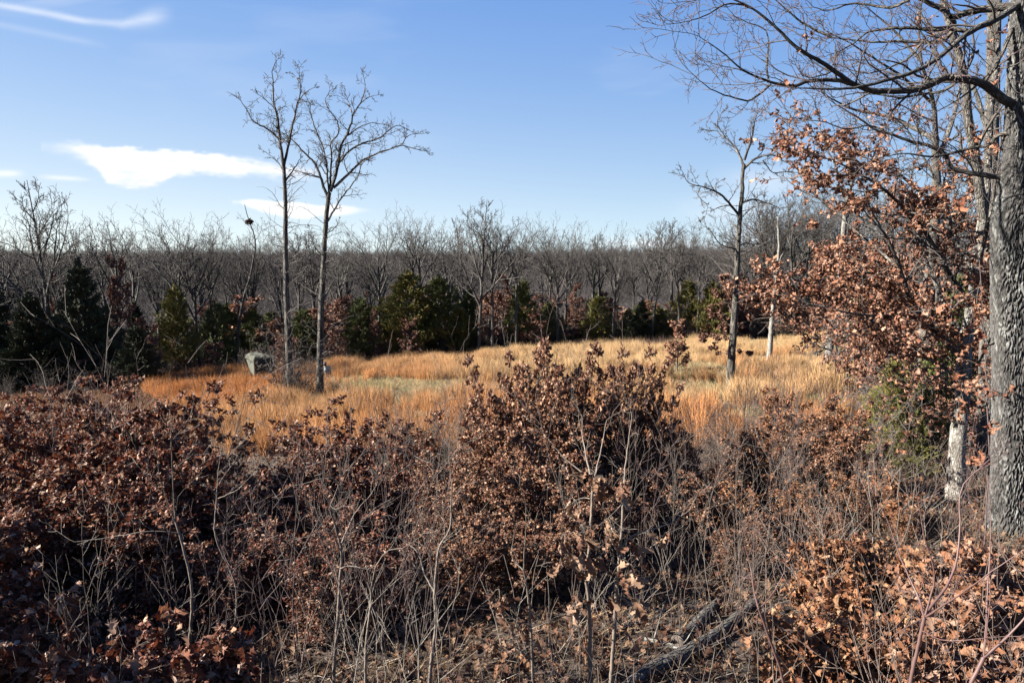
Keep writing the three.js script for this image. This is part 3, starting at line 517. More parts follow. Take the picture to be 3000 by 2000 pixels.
{ // grey brush under the trees, beyond counting
  const m = new Mesher(), R = rng(620), P = { rmin: 0.012, leafFrom: 9, out: () => m, lv: [{}, { seg: 4, wig: 0.5, trop: 0.2, kids: 6, t0: 0.15, ang: 0.8, lr: 0.5, rr: 0.7, sides: 3, tip: 1 }, { seg: 2, wig: 0.5, trop: 0.2, kids: 2, t0: 0.3, ang: 0.8, lr: 0.6, rr: 0.7, sides: 3 }, { seg: 2, wig: 0.5, trop: 0.1, kids: 0, sides: 3 }] };
  for (let j = 0; j < 8; j++) grow(V((R() - 0.5) * 0.8, -0.1, (R() - 0.5) * 0.8), turned(V(0, 1, 0), 0.35 * R(), R() * 6.28), 1.6 + 1.4 * R(), 0.018, 1, P, R, null);
  const spots = []; for (let k = 0; k < 1500; k++) { const px = -350 + 3100 * R(), d = lineD(px) + (R() * R() * 34 + 0.5), g = Gp(px, d); spots.push(g); }
  const im = shade(new THREE.InstancedMesh(m.geo(), new THREE.MeshStandardMaterial({ color: 0xffffff, roughness: 1 }), spots.length)); im.name = 'edge_brush'; im.userData = { kind: 'stuff', label: 'tangled grey brush under the trees along the field edge', category: 'brush' };
  spots.forEach((p, i) => { const s = 0.3 + 0.5 * R(), k = 0.6 + 0.6 * R(); im.setMatrixAt(i, mat4.clone().compose(p, quat.setFromAxisAngle(V(0, 1, 0), R() * 6.28), scl.set(s * 1.2, s, s * 1.2))); im.setColorAt(i, col.setRGB(0.10 * k, 0.078 * k, 0.065 * k)); }); scene.add(im);
}

function rooted(g, base) { g.position.copy(base); g.children.forEach((c) => c.position.sub(base)); return g; }

// ---------------------------------------------------------------- field grass
function tuft(seed, blades, H, wid, spread, lean, thickness) {
  const R = rng(seed), p = [], n = [], ix = [];
  for (let k = 0; k < blades; k++) {
    const a = R() * 6.28, r = wid * Math.sqrt(R()), h = H * (0.55 + 0.5 * R()), l = lean * (0.3 + R()), la = R() * 6.28, w = thickness * (0.6 + 0.8 * R()), fa = R() * 3.14, b = p.length / 3, fx = Math.cos(fa), fz = Math.sin(fa), nod = R() < 0.25 ? 0.25 : 0;
    for (let s = 0; s < 4; s++) { const t = s / 3, bx = Math.cos(a) * r + Math.cos(la) * h * (l * t * t + nod * t * t * t) + Math.cos(a) * spread * t, bz = Math.sin(a) * r + Math.sin(la) * h * (l * t * t + nod * t * t * t) + Math.sin(a) * spread * t, y = h * (t - 0.35 * nod * t * t * t) - 0.04, ww = w * (s === 3 ? 0.15 : s === 2 ? 0.9 : 1); p.push(bx - fx * ww, y, bz - fz * ww, bx + fx * ww, y, bz + fz * ww); n.push(-fz, 0.25, fx, -fz, 0.25, fx); }
    for (let s = 0; s < 3; s++) { const q = b + s * 2; ix.push(q, q + 1, q + 2, q + 1, q + 3, q + 2); }
  }
  const g = new THREE.BufferGeometry(); g.setAttribute('position', new THREE.Float32BufferAttribute(p, 3)); g.setAttribute('normal', new THREE.Float32BufferAttribute(n, 3)); g.setIndex(ix); return g;
}
{
  const tall = [tuft(1, 46, 1.0, 0.13, 0.10, 0.14, 0.0055), tuft(2, 40, 1.05, 0.11, 0.13, 0.2, 0.0055), tuft(3, 52, 0.9, 0.15, 0.08, 0.26, 0.005)];
  const low = [tuft(4, 44, 0.34, 0.2, 0.16, 0.8, 0.006), tuft(5, 36, 0.26, 0.22, 0.2, 1.1, 0.007)];
  const R = rng(700), TS = [[], [], []], LS = [[], []];
  for (let k = 0; k < 54000; k++) {
    const d = 16 + 66 * Math.sqrt(R()), x = (R() * 1.75 - 0.80) * d * 0.68, z = -d;
    const f = inField(x, z); if (f <= 0 || R() > f) continue;
    const [px, py] = proj(x, G(x, z), z), m = mown(x, z), n = fbm(x * 0.22 + 30, z * 0.22, 3), hue = fbm(x * 0.11, z * 0.11 + 50, 3), fine = noise(x * 0.9, z * 0.9), clot = fbm(x * 0.8 + 11, z * 0.8 + 5, 2);
    if (clot < 0.36 && R() < 0.75) continue;
    if (R() < m * 1.1 || n < 0.33) { if (R() < 0.55) LS[Math.floor(R() * 2)].push([x, z, n, hue, m]); continue; }
    if (R() > 0.42 + 0.5 * sst(0.35, 0.6, n)) continue;
    // orange near the left, paler gold far away and to the right
    const orange = clamp(0.95 - sst(-14, 6, x) * 0.55 - sst(34, 62, d) * 0.5 + (hue - 0.5) * 1.5 + (d < 27 ? 0.3 : 0) * sst(2, 9, x));
    TS[Math.floor(R() * 3)].push([x, z, lerp(0.6, 1.15, n) * (0.62 + 0.4 * fine + 0.45 * sst(0.4, 0.7, clot)) * (px > 1900 && d > 40 ? 0.85 : 1), orange]);
  }
  for (let k = 0; k < 80; k++) { const px = 60 + 380 * R(), d = lineD(px) - 7 + 6 * R(), p = Gp(px, d); if (fbm(p.x * 0.3, p.z * 0.3) > 0.5) TS[k % 3].push([p.x, p.z, 0.8, 1]); }
  const field = thing('tall_grass', 'tall dry grass, orange at the left and pale gold farther off, covering the field', 'grass'); field.userData.kind = 'stuff';
  tall.forEach((g, v) => {
    const im = shade(new THREE.InstancedMesh(g, M.grass, TS[v].length)); im.name = 'grass_tufts'; im.userData.kind = 'stuff';
    TS[v].forEach(([x, z, s, o], i) => { quat.setFromEuler(euler.set((R() - 0.5) * 0.22, R() * 6.28, (R() - 0.5) * 0.22)); im.setMatrixAt(i, mat4.clone().compose(V(x, G(x, z), z), quat, scl.set(s * 1.15, s * (0.85 + 0.3 * R()), s * 1.15))); const k = 0.65 + 0.6 * R(); im.setColorAt(i, col.setRGB(lerp(0.58, 0.46, o) * k, lerp(0.385, 0.185, o) * k, lerp(0.19, 0.052, o) * k)); });
    field.add(im);
  });
  const short = thing('short_grass', 'low flattened straw and green grass in the middle of the field', 'grass'); short.userData.kind = 'stuff';
  low.forEach((g, v) => {
    const im = shade(new THREE.InstancedMesh(g, M.grass, LS[v].length)); im.name = 'grass_tufts'; im.userData.kind = 'stuff';
    LS[v].forEach(([x, z, n, h, m], i) => { quat.setFromAxisAngle(V(0, 1, 0), R() * 6.28); const s = 0.7 + 0.6 * R(); im.setMatrixAt(i, mat4.clone().compose(V(x, G(x, z), z), quat, scl.set(s, s, s))); const k = 0.75 + 0.45 * R(), gr = R() < 0.18 + 0.5 * sst(0.5, 0.65, h) * m ? 1 : 0; im.setColorAt(i, gr ? col.setRGB(0.16 * k, 0.18 * k, 0.06 * k) : col.setRGB(0.44 * k, 0.33 * k, 0.175 * k)); });
    short.add(im);
  });

  const dull = shade(new THREE.InstancedMesh(low[1], M.grass, 5200)); dull.name = 'dull_ground_cover'; dull.userData = { kind: 'stuff', label: 'dull brown grass and litter on the shaded floor before the left wood', category: 'ground cover' };
  for (let i = 0; i < 5200; i++) { const px = -250 + 740 * R(), d = 14 + 40 * Math.sqrt(R()), q = Gp(px, d), s = 1.0 + 1.6 * R(), k = 0.6 + 0.8 * R(); dull.setMatrixAt(i, mat4.clone().compose(q, quat.setFromAxisAngle(V(0, 1, 0), R() * 6.28), scl.set(s, s, s))); dull.setColorAt(i, R() < 0.2 ? col.setRGB(0.3 * k, 0.13 * k, 0.04 * k) : col.setRGB(0.13 * k, 0.065 * k, 0.035 * k)); } scene.add(dull);
  // dark seed stalks standing at the right of the field
  const st = tuft(9, 9, 0.9, 0.12, 0.1, 0.12, 0.008), pts = []; for (let k = 0; k < 170; k++) { const px = 2150 + 390 * R(), d = 22 + 20 * R(); pts.push(Gp(px, d)); } for (let k = 0; k < 260; k++) { const px = 1840 + 160 * R(), d = lineD(px) - 12 + 10 * R(); pts.push(Gp(px, d)); }
  const im = shade(new THREE.InstancedMesh(st, M.grass, pts.length)); im.name = 'weed_stalks'; im.userData = { kind: 'stuff', label: 'dark dry weed stalks standing in the right part of the field', category: 'weeds' };
  pts.forEach((p, i) => { const s = 0.7 + 0.6 * R(); im.setMatrixAt(i, mat4.clone().compose(p, quat.setFromAxisAngle(V(0, 1, 0), R() * 6.28), scl.set(s, s * 1.1, s))); im.setColorAt(i, col.setRGB(0.13, 0.075, 0.05)); }); scene.add(im);
}

// ---------------------------------------------------------------- trees followed limb by limb
function heroTree(name, label, o) {
  const R = rng(o.seed), t = new THREE.Group(); t.name = numbered(name); t.userData = { label, category: o.cat ?? 'tree' }; scene.add(t);
  const tw = new Mesher(), sm = new Mesher(), leaves = [];
  const P = { rmin: o.rmin ?? 0.006, leafFrom: o.leafFrom ?? 9, leafN: o.leafN ?? 3, leafT: 0.3, out: (l) => (l <= 1 ? sm : tw), lv: o.lv ?? [
    { kids: 9, t0: 0.15, ang: 0.9, lr: 0.3, rr: 0.5, fall: 0.55, tip: 2, tipl: 0.4 }, { seg: 5, wig: 0.6, trop: 0.2, kids: 4, t0: 0.2, ang: 0.85, lr: 0.5, rr: 0.6, sides: 4, tip: 1 },
    { seg: 4, wig: 0.7, trop: 0.15, kids: 3, t0: 0.2, ang: 0.9, lr: 0.55, rr: 0.6, sides: 3, tip: 1 }, { seg: 3, wig: 0.7, trop: 0.1, kids: 0, sides: 3 }] };
  const place = ([x, y, dz], i, a, dd) => at(x, y, o.d + (dz ?? 0) + dd * Math.sin(i / Math.max(1, a.length - 1) * 1.6));
  const trunkPts = o.trunk.map((q, i, a) => place(q, i, a, 0));
  const base = trunkPts[0].clone(); base.y = G(base.x, base.z);
  trunkPts[0].y = Math.min(trunkPts[0].y, base.y - 0.15);
  const tp = smooth(trunkPts, 40, o.d * 0.0006, R), tr = tp.map((_, k) => { const f = k / 40; return lerp(o.r[0], o.r[1], Math.pow(f, 0.85)) * (1 + 0.45 * Math.exp(-f * 22)) * (0.95 + 0.1 * R()); });
  const tm = new Mesher(); tm.tube(tp, tr, 12); if (!o.noTrunk) part(t, 'trunk', tm.geo(), o.mat ?? M.bark);
  for (const L of o.limbs) {
    const dd = (L.dd ?? (R() - 0.5) * 2) * (o.deep ?? 1), pts = smooth(L.p.map((q, i, a) => place(q, i, a, dd)), Math.max(8, L.p.length * 3), o.d * (L.wob ?? 0.0011), R), rad = taper(pts.length - 1, L.r[0], L.r[1]);
    const m = new Mesher(); m.tube(pts, rad, L.r[0] > 0.05 ? 8 : 6); part(t, 'limb', m.geo(), o.limbMat ?? o.mat ?? M.bark);
    const len = pts.reduce((s, p, i) => (i ? s + p.distanceTo(pts[i - 1]) : 0), 0), save = P.lv[0].kids;
    P.lv[0].kids = Math.round(len * (L.k ?? o.kids ?? 3.2)); spawn(pts, rad, Math.min(len * (L.kl ?? 1), o.maxLen ?? 4), 0, P, R, leaves.length >= 0 && o.leaf ? leaves : null); P.lv[0].kids = save;
  }
  for (const [f0, f1, n, len] of o.shoots ?? []) for (let j = 0; j < n; j++) { const k = Math.round(40 * lerp(f0, f1, (j + R()) / n)); grow(tp[k].clone(), turned(V(0, 1, 0), 0.9 + 0.6 * R(), R() * 6.28), len * (0.4 + 0.9 * R()), Math.min(tr[k] * 0.25, 0.022), 2, P, R, o.shootLeaf ? leaves : null); }
  part(t, 'branches', sm.geo(), o.branchMat ?? M.twig, 'stuff'); part(t, 'twigs', tw.geo(), o.twig ?? M.twig, 'stuff');
  if (leaves.length) leafCloud(t, 'leaves', o.keep ? leaves.filter((s) => o.keep(s, R)) : leaves, o.geos ?? LEAF_SMALL, M.leaf, o.leafSize ?? 0.14, PAL[o.pal ?? 'russet'], R, 0.4);

  rooted(t, base); return { t, tp, tr, leaves };
}
const Q = (x0, y0, s) => (...pts) => pts.map(([x, y, z]) => [x0 + x * s, y0 + y * s, z]);
const q2 = Q(650, 150, 0.7014), q6 = Q(1950, 0, 0.5102), q5 = Q(1700, 550, 0.4785), q7 = Q(2300, 700, 0.5738);
const dAB = hit(935, 1172), dA = hit(852, 1188);

heroTree('bare_oak_tree', 'taller left one of the two bare oaks standing together in the field', { seed: 801, mat: M.barkField, d: dA, r: [0.2, 0.085], rmin: 0.009,
  trunk: q2([287, 1480], [283, 1420], [280, 1300], [275, 1150], [268, 1000], [265, 800], [265, 650], [262, 560], [257, 480]), shoots: [[0.35, 0.95, 46, 1.35], [0.1, 0.35, 18, 1.5]], maxLen: 3.2, deep: 1.2,
  limbs: [{ p: q2([258, 490], [248, 430], [238, 370], [215, 345], [180, 320], [130, 290], [100, 240], [78, 205]), r: [0.07, 0.015] }, { p: q2([256, 480], [246, 400], [238, 340], [230, 270], [217, 215], [215, 150], [210, 80], [230, 35]), r: [0.085, 0.013] }, { p: q2([250, 430], [238, 330], [225, 250], [190, 210], [150, 180]), r: [0.055, 0.013] },
    { p: q2([258, 480], [275, 400], [290, 330], [310, 240], [325, 180], [325, 120], [322, 70]), r: [0.075, 0.013] }, { p: q2([313, 215], [350, 172], [390, 150]), r: [0.03, 0.01] }, { p: q2([322, 130], [300, 100], [275, 88]), r: [0.022, 0.01] }, { p: q2([264, 545], [300, 490], [330, 445]), r: [0.05, 0.012] }, { p: q2([256, 500], [225, 455], [165, 410]), r: [0.035, 0.01] }] });
heroTree('bare_oak_tree', 'right one of the two bare field oaks, with a wide vase shaped crown', { seed: 802, mat: M.barkField, d: dAB, r: [0.215, 0.11], rmin: 0.009,
  trunk: q2([405, 1480], [408, 1440], [409, 1300], [412, 1150], [418, 1000], [425, 870], [432, 740], [440, 650], [448, 590]), shoots: [[0.45, 0.85, 26, 1.3], [0.2, 0.45, 14, 1.2]], maxLen: 3.4, deep: 1.3,
  limbs: [{ p: q2([442, 610], [425, 570], [410, 520], [385, 465], [340, 420], [300, 375], [265, 345]), r: [0.085, 0.02] }, { p: q2([408, 525], [365, 512], [320, 502], [272, 490]), r: [0.03, 0.01] }, { p: q2([447, 590], [440, 530], [437, 470], [425, 415], [400, 350], [385, 310], [370, 260], [365, 215], [352, 190]), r: [0.06, 0.012] },
    { p: q2([452, 580], [454, 500], [457, 420], [452, 385], [487, 340], [480, 290], [447, 245], [430, 200], [460, 158]), r: [0.06, 0.012] }, { p: q2([452, 585], [470, 530], [487, 460], [495, 400], [520, 350], [540, 300], [548, 260], [575, 220], [590, 180], [598, 140], [592, 108]), r: [0.095, 0.013] }, { p: q2([542, 255], [522, 195], [500, 150]), r: [0.035, 0.01] }, { p: q2([575, 222], [615, 190], [660, 182]), r: [0.03, 0.01] },
    { p: q2([465, 570], [520, 520], [560, 480], [590, 455], [640, 430], [710, 405], [750, 392], [800, 405], [850, 416]), r: [0.075, 0.012] }, { p: q2([750, 392], [782, 350], [848, 342]), r: [0.025, 0.01] }, { p: q2([487, 465], [540, 410], [600, 380], [660, 360], [700, 325], [740, 310], [790, 335]), r: [0.06, 0.012] }, { p: q2([525, 352], [570, 320], [620, 300], [690, 308]), r: [0.035, 0.01] }, { p: q2([437, 715], [470, 660], [500, 610], [540, 560], [570, 520], [580, 480], [598, 455]), r: [0.06, 0.018] }, { p: q2([412, 850], [380, 800], [365, 740]), r: [0.03, 0.01] }, { p: q2([436, 760], [470, 740], [490, 700]), r: [0.03, 0.01] }] });
const dC = hit(2138, 1155);
heroTree('bare_oak_tree', 'crooked oak with a pale trunk and spreading limbs in the golden grass at the right', { seed: 803, d: dC, r: [0.2, 0.07], rmin: 0.009, mat: M.barkField,
  trunk: [...q5([915, 1275], [918, 1230], [930, 1000], [945, 800], [955, 600], [962, 450], [970, 300], [985, 100], [995, 0]), ...q6([440, 1050], [450, 940])], shoots: [[0.4, 0.85, 30, 1.2]], maxLen: 3.4, deep: 1.2, kids: 4,
  limbs: [{ p: q6([445, 940], [415, 870], [370, 810], [325, 780], [290, 750], [235, 745]), r: [0.055, 0.01] }, { p: q6([345, 790], [300, 710], [318, 655], [350, 625]), r: [0.03, 0.01] }, { p: q6([452, 920], [480, 840], [500, 780], [512, 700], [530, 640], [522, 590]), r: [0.06, 0.011] }, { p: q6([450, 970], [500, 920], [580, 890], [680, 900], [765, 868]), r: [0.06, 0.011] }, { p: q6([600, 885], [660, 810], [700, 740], [720, 700]), r: [0.028, 0.009] }, { p: q6([560, 920], [620, 990], [700, 985], [800, 1000]), r: [0.028, 0.009] },
    { p: q6([422, 1235], [370, 1170], [310, 1110], [220, 1075], [130, 1045], [98, 985]), r: [0.06, 0.012] }, { p: q6([200, 1075], [185, 1120], [240, 1180], [230, 1240]), r: [0.022, 0.009] }, { p: q6([300, 1108], [285, 1060], [330, 1030]), r: [0.022, 0.009] }, { p: q6([440, 1165], [500, 1145], [570, 1160], [655, 1196]), r: [0.05, 0.012] },
    { p: q5([957, 372], [880, 357], [840, 325], [810, 275], [745, 225]), r: [0.04, 0.01] }, { p: q5([968, 360], [1010, 340], [1060, 345], [1120, 345]), r: [0.035, 0.01] }, { p: q5([950, 560], [900, 590], [850, 580], [800, 520]), r: [0.035, 0.01] }] });
{ // its low leafy boughs
  const low = heroTree('leafy_oak_tree', 'russet leaved young oak growing against the trunk of the crooked field oak', { seed: 804, d: dC + 0.5, r: [0.05, 0.02], rmin: 0.007, mat: M.barkDark, leaf: true, leafFrom: 2, leafN: 3, leafSize: 0.1, pal: 'far', maxLen: 1.5, kids: 3.2,
    trunk: q5([930, 1220], [938, 1050], [935, 900], [940, 760], [950, 640]),
    limbs: [{ p: q5([938, 960], [880, 900], [820, 900], [770, 920]), r: [0.03, 0.008] }, { p: q5([938, 860], [880, 810], [830, 790], [800, 740]), r: [0.03, 0.008] }, { p: q5([940, 780], [890, 700], [830, 640]), r: [0.025, 0.008] }, { p: q5([940, 760], [990, 700], [1030, 640]), r: [0.022, 0.008] }, { p: q5([938, 900], [990, 830], [1040, 810]), r: [0.025, 0.008] }, { p: q5([935, 1000], [870, 1010], [805, 985]), r: [0.022, 0.008] }, { p: q5([938, 1000], [990, 1000], [1035, 1010]), r: [0.02, 0.008] }, { p: q5([945, 700], [920, 620], [880, 560]), r: [0.02, 0.008] }] });
}
heroTree('dead_tree', 'dead bleached snag, a bare pale pole without bark in the golden grass', { seed: 805, d: hit(2256, 1062), r: [0.19, 0.05], rmin: 0.012, mat: M.snag, cat: 'dead tree', maxLen: 0.8, kids: 0.5, branchMat: M.twigPale, twig: M.twigPale,
  trunk: q5([1160, 1075], [1160, 1050], [1175, 800], [1190, 650], [1205, 500], [1218, 370], [1213, 250], [1215, 168]), limbs: [{ p: q5([1208, 475], [1228, 430], [1240, 405]), r: [0.05, 0.02], k: 0.4 }, { p: q5([1213, 260], [1195, 210], [1180, 160]), r: [0.02, 0.01], k: 0.5 }] });
const dE = hit(2426, 1090);
heroTree('bare_oak_tree', 'leaning pale trunked oak at the right edge of the field, behind russet leaves', { seed: 806, d: dE, r: [0.26, 0.11], rmin: 0.01, mat: M.barkPale, limbMat: M.bark, maxLen: 3.4, kids: 2, deep: 1.5,
  trunk: [...q7([220, 690], [222, 660], [235, 480], [250, 370], [275, 210], [285, 130]), [2472, 690], [2480, 600]],
  limbs: [{ p: [[2480, 600], [2470, 540], [2440, 470], [2410, 410]], r: [0.09, 0.02] }, { p: [[2480, 600], [2500, 520], [2510, 430], [2540, 350]], r: [0.09, 0.02] }, { p: [[2475, 650], [2420, 590], [2350, 560], [2300, 520]], r: [0.07, 0.015] }, { p: [[2478, 640], [2540, 580], [2600, 520]], r: [0.07, 0.015] }] });

// the white barked oak that keeps its russet leaves
const dG = hit(2797, 1462);
const white = heroTree('leafy_oak_tree', 'white barked oak full of russet leaves, left of the thick furrowed trunk', { seed: 807, d: dG, r: [0.155, 0.075], rmin: 0.0055, mat: M.barkPale, limbMat: M.bark, leaf: true, leafFrom: 2, leafN: 7, leafSize: 0.075, pal: 'russet', geos: [LEAF[0], LEAF[2]], maxLen: 2.4, kids: 3.4, deep: 1.6,
  lv: [{ kids: 9, t0: 0.15, ang: 0.85, lr: 0.42, rr: 0.5, fall: 0.2, tip: 3 }, { seg: 5, wig: 0.5, trop: 0.1, kids: 5, t0: 0.2, ang: 0.85, lr: 0.5, rr: 0.6, sides: 4, tip: 1 }, { seg: 3, wig: 0.6, trop: 0.05, kids: 2, t0: 0.2, ang: 0.9, lr: 0.55, rr: 0.6, sides: 3, tip: 1 }, { seg: 2, wig: 0.6, trop: 0, kids: 0, sides: 3 }],
  keep: (s, R) => { const [px, py] = proj(s.p.x, s.p.y, s.p.z); const thin = py < 380 ? 0.2 : py < 520 ? 0.6 : 1; if (px < 2570 && py > 950 + (px - 2330) * 0.5) return false; if (px > 2385 && px < 2500 && py > 860 + (px - 2385) * 0.5 && R() < 0.85) return false; if (px > 2530 && px < 2770 && py > 1050 && py < 1310 && R() < 0.75) return false; const hole = (py > 850 ? 0.1 : 0) + fbm(s.p.x * 1.3 + 7, s.p.y * 1.3 + s.p.z * 0.5, 3); return R() < thin * sst(0.40, 0.56, hole) * 1.3; },
  trunk: [...q7([870, 1325], [872, 1290], [885, 1000], [905, 850], [925, 530], [960, 330], [975, 200], [990, 60]), [2884, 612]],
  limbs: [{ p: [[2884, 615], [2894, 536], [2898, 434], [2905, 300], [2925, 150], [2930, -40]], r: [0.075, 0.03], k: 1.6 }, { p: [[2882, 640], [2862, 480], [2838, 357], [2827, 230], [2792, 102], [2756, -30]], r: [0.085, 0.05], k: 1.6 }, { p: [[2816, 1040], [2760, 985], [2722, 952], [2673, 889], [2644, 803], [2615, 729], [2590, 680]], r: [0.06, 0.018], dd: -0.6 }, { p: [[2722, 952], [2680, 930], [2600, 925], [2520, 920], [2430, 905], [2370, 890]], r: [0.035, 0.009], dd: -0.9 }, { p: [[2830, 1000], [2770, 900], [2730, 800], [2690, 700], [2650, 610]], r: [0.055, 0.014], dd: 0.9 },
    { p: [[2845, 900], [2780, 800], [2700, 660], [2620, 580], [2540, 520], [2440, 470]], r: [0.055, 0.012], dd: -0.5 }, { p: [[2640, 790], [2560, 720], [2490, 660], [2420, 600]], r: [0.03, 0.009], dd: 0.6 }, { p: [[2600, 570], [2520, 480], [2440, 420], [2360, 395]], r: [0.03, 0.008], dd: 0.4 }, { p: [[2640, 800], [2560, 800], [2480, 800], [2400, 820]], r: [0.03, 0.009], dd: -0.3 }, { p: [[2860, 820], [2800, 700], [2760, 560], [2700, 450], [2660, 380]], r: [0.05, 0.012], dd: 0.8 }, { p: [[2870, 760], [2900, 650], [2920, 520], [2935, 420]], r: [0.04, 0.012], dd: -0.6 },
    { p: [[2815, 1100], [2740, 1060], [2660, 1040], [2600, 1060]], r: [0.03, 0.008], dd: -0.8 }, { p: [[2812, 1150], [2860, 1080], [2900, 1000], [2930, 930]], r: [0.03, 0.009], dd: -0.7 }, { p: [[2815, 1080], [2750, 1100], [2690, 1150]], r: [0.025, 0.008], dd: -1 }, { p: [[2850, 880], [2900, 800], [2930, 740]], r: [0.03, 0.01], dd: 0.5 }, { p: [[2700, 930], [2640, 980], [2560, 1010], [2480, 1000]], r: [0.025, 0.008], dd: 0.7 }] });
heroTree('bare_oak_tree', 'dark grey trunk standing in shade between the white barked oak and the thick furrowed trunk', { seed: 808, d: dG + 3, r: [0.17, 0.12], rmin: 0.008, mat: M.bark, maxLen: 2, kids: 1.2,
  trunk: [[2884, 1432], [2885, 1400], [2890, 1150], [2898, 900], [2902, 600], [2910, 250], [2915, -60]], limbs: [{ p: [[2900, 700], [2860, 560], [2820, 460]], r: [0.05, 0.015] }, { p: [[2905, 420], [2850, 250], [2780, 150], [2700, 60]], r: [0.06, 0.015] }, { p: [[2904, 520], [2940, 400], [2960, 300]], r: [0.05, 0.015] }] });
// bare trees whose upper crowns fill the corner behind the big limb
heroTree('bare_oak_tree', 'grey bare oak whose crooked crown fills the sky behind the big overhanging limb', { seed: 809, d: 20, r: [0.24, 0.1], rmin: 0.008, mat: M.bark, maxLen: 3.2, kids: 2.6, deep: 1.6,
  trunk: [[2700, 1290], [2702, 1240], [2712, 1000], [2730, 760], [2745, 560], [2740, 400]],
  limbs: [{ p: [[2740, 410], [2690, 380], [2600, 340], [2500, 320], [2420, 280]], r: [0.08, 0.015] }, { p: [[2742, 420], [2735, 300], [2700, 180], [2690, 40]], r: [0.08, 0.02] }, { p: [[2742, 480], [2790, 360], [2820, 220], [2830, 60]], r: [0.08, 0.02] }, { p: [[2730, 300], [2640, 220], [2560, 170], [2480, 120], [2420, 90]], r: [0.05, 0.012] }, { p: [[2735, 600], [2650, 520], [2560, 470], [2470, 440]], r: [0.06, 0.012] }, { p: [[2700, 180], [2620, 90], [2540, 20]], r: [0.05, 0.012] }] });

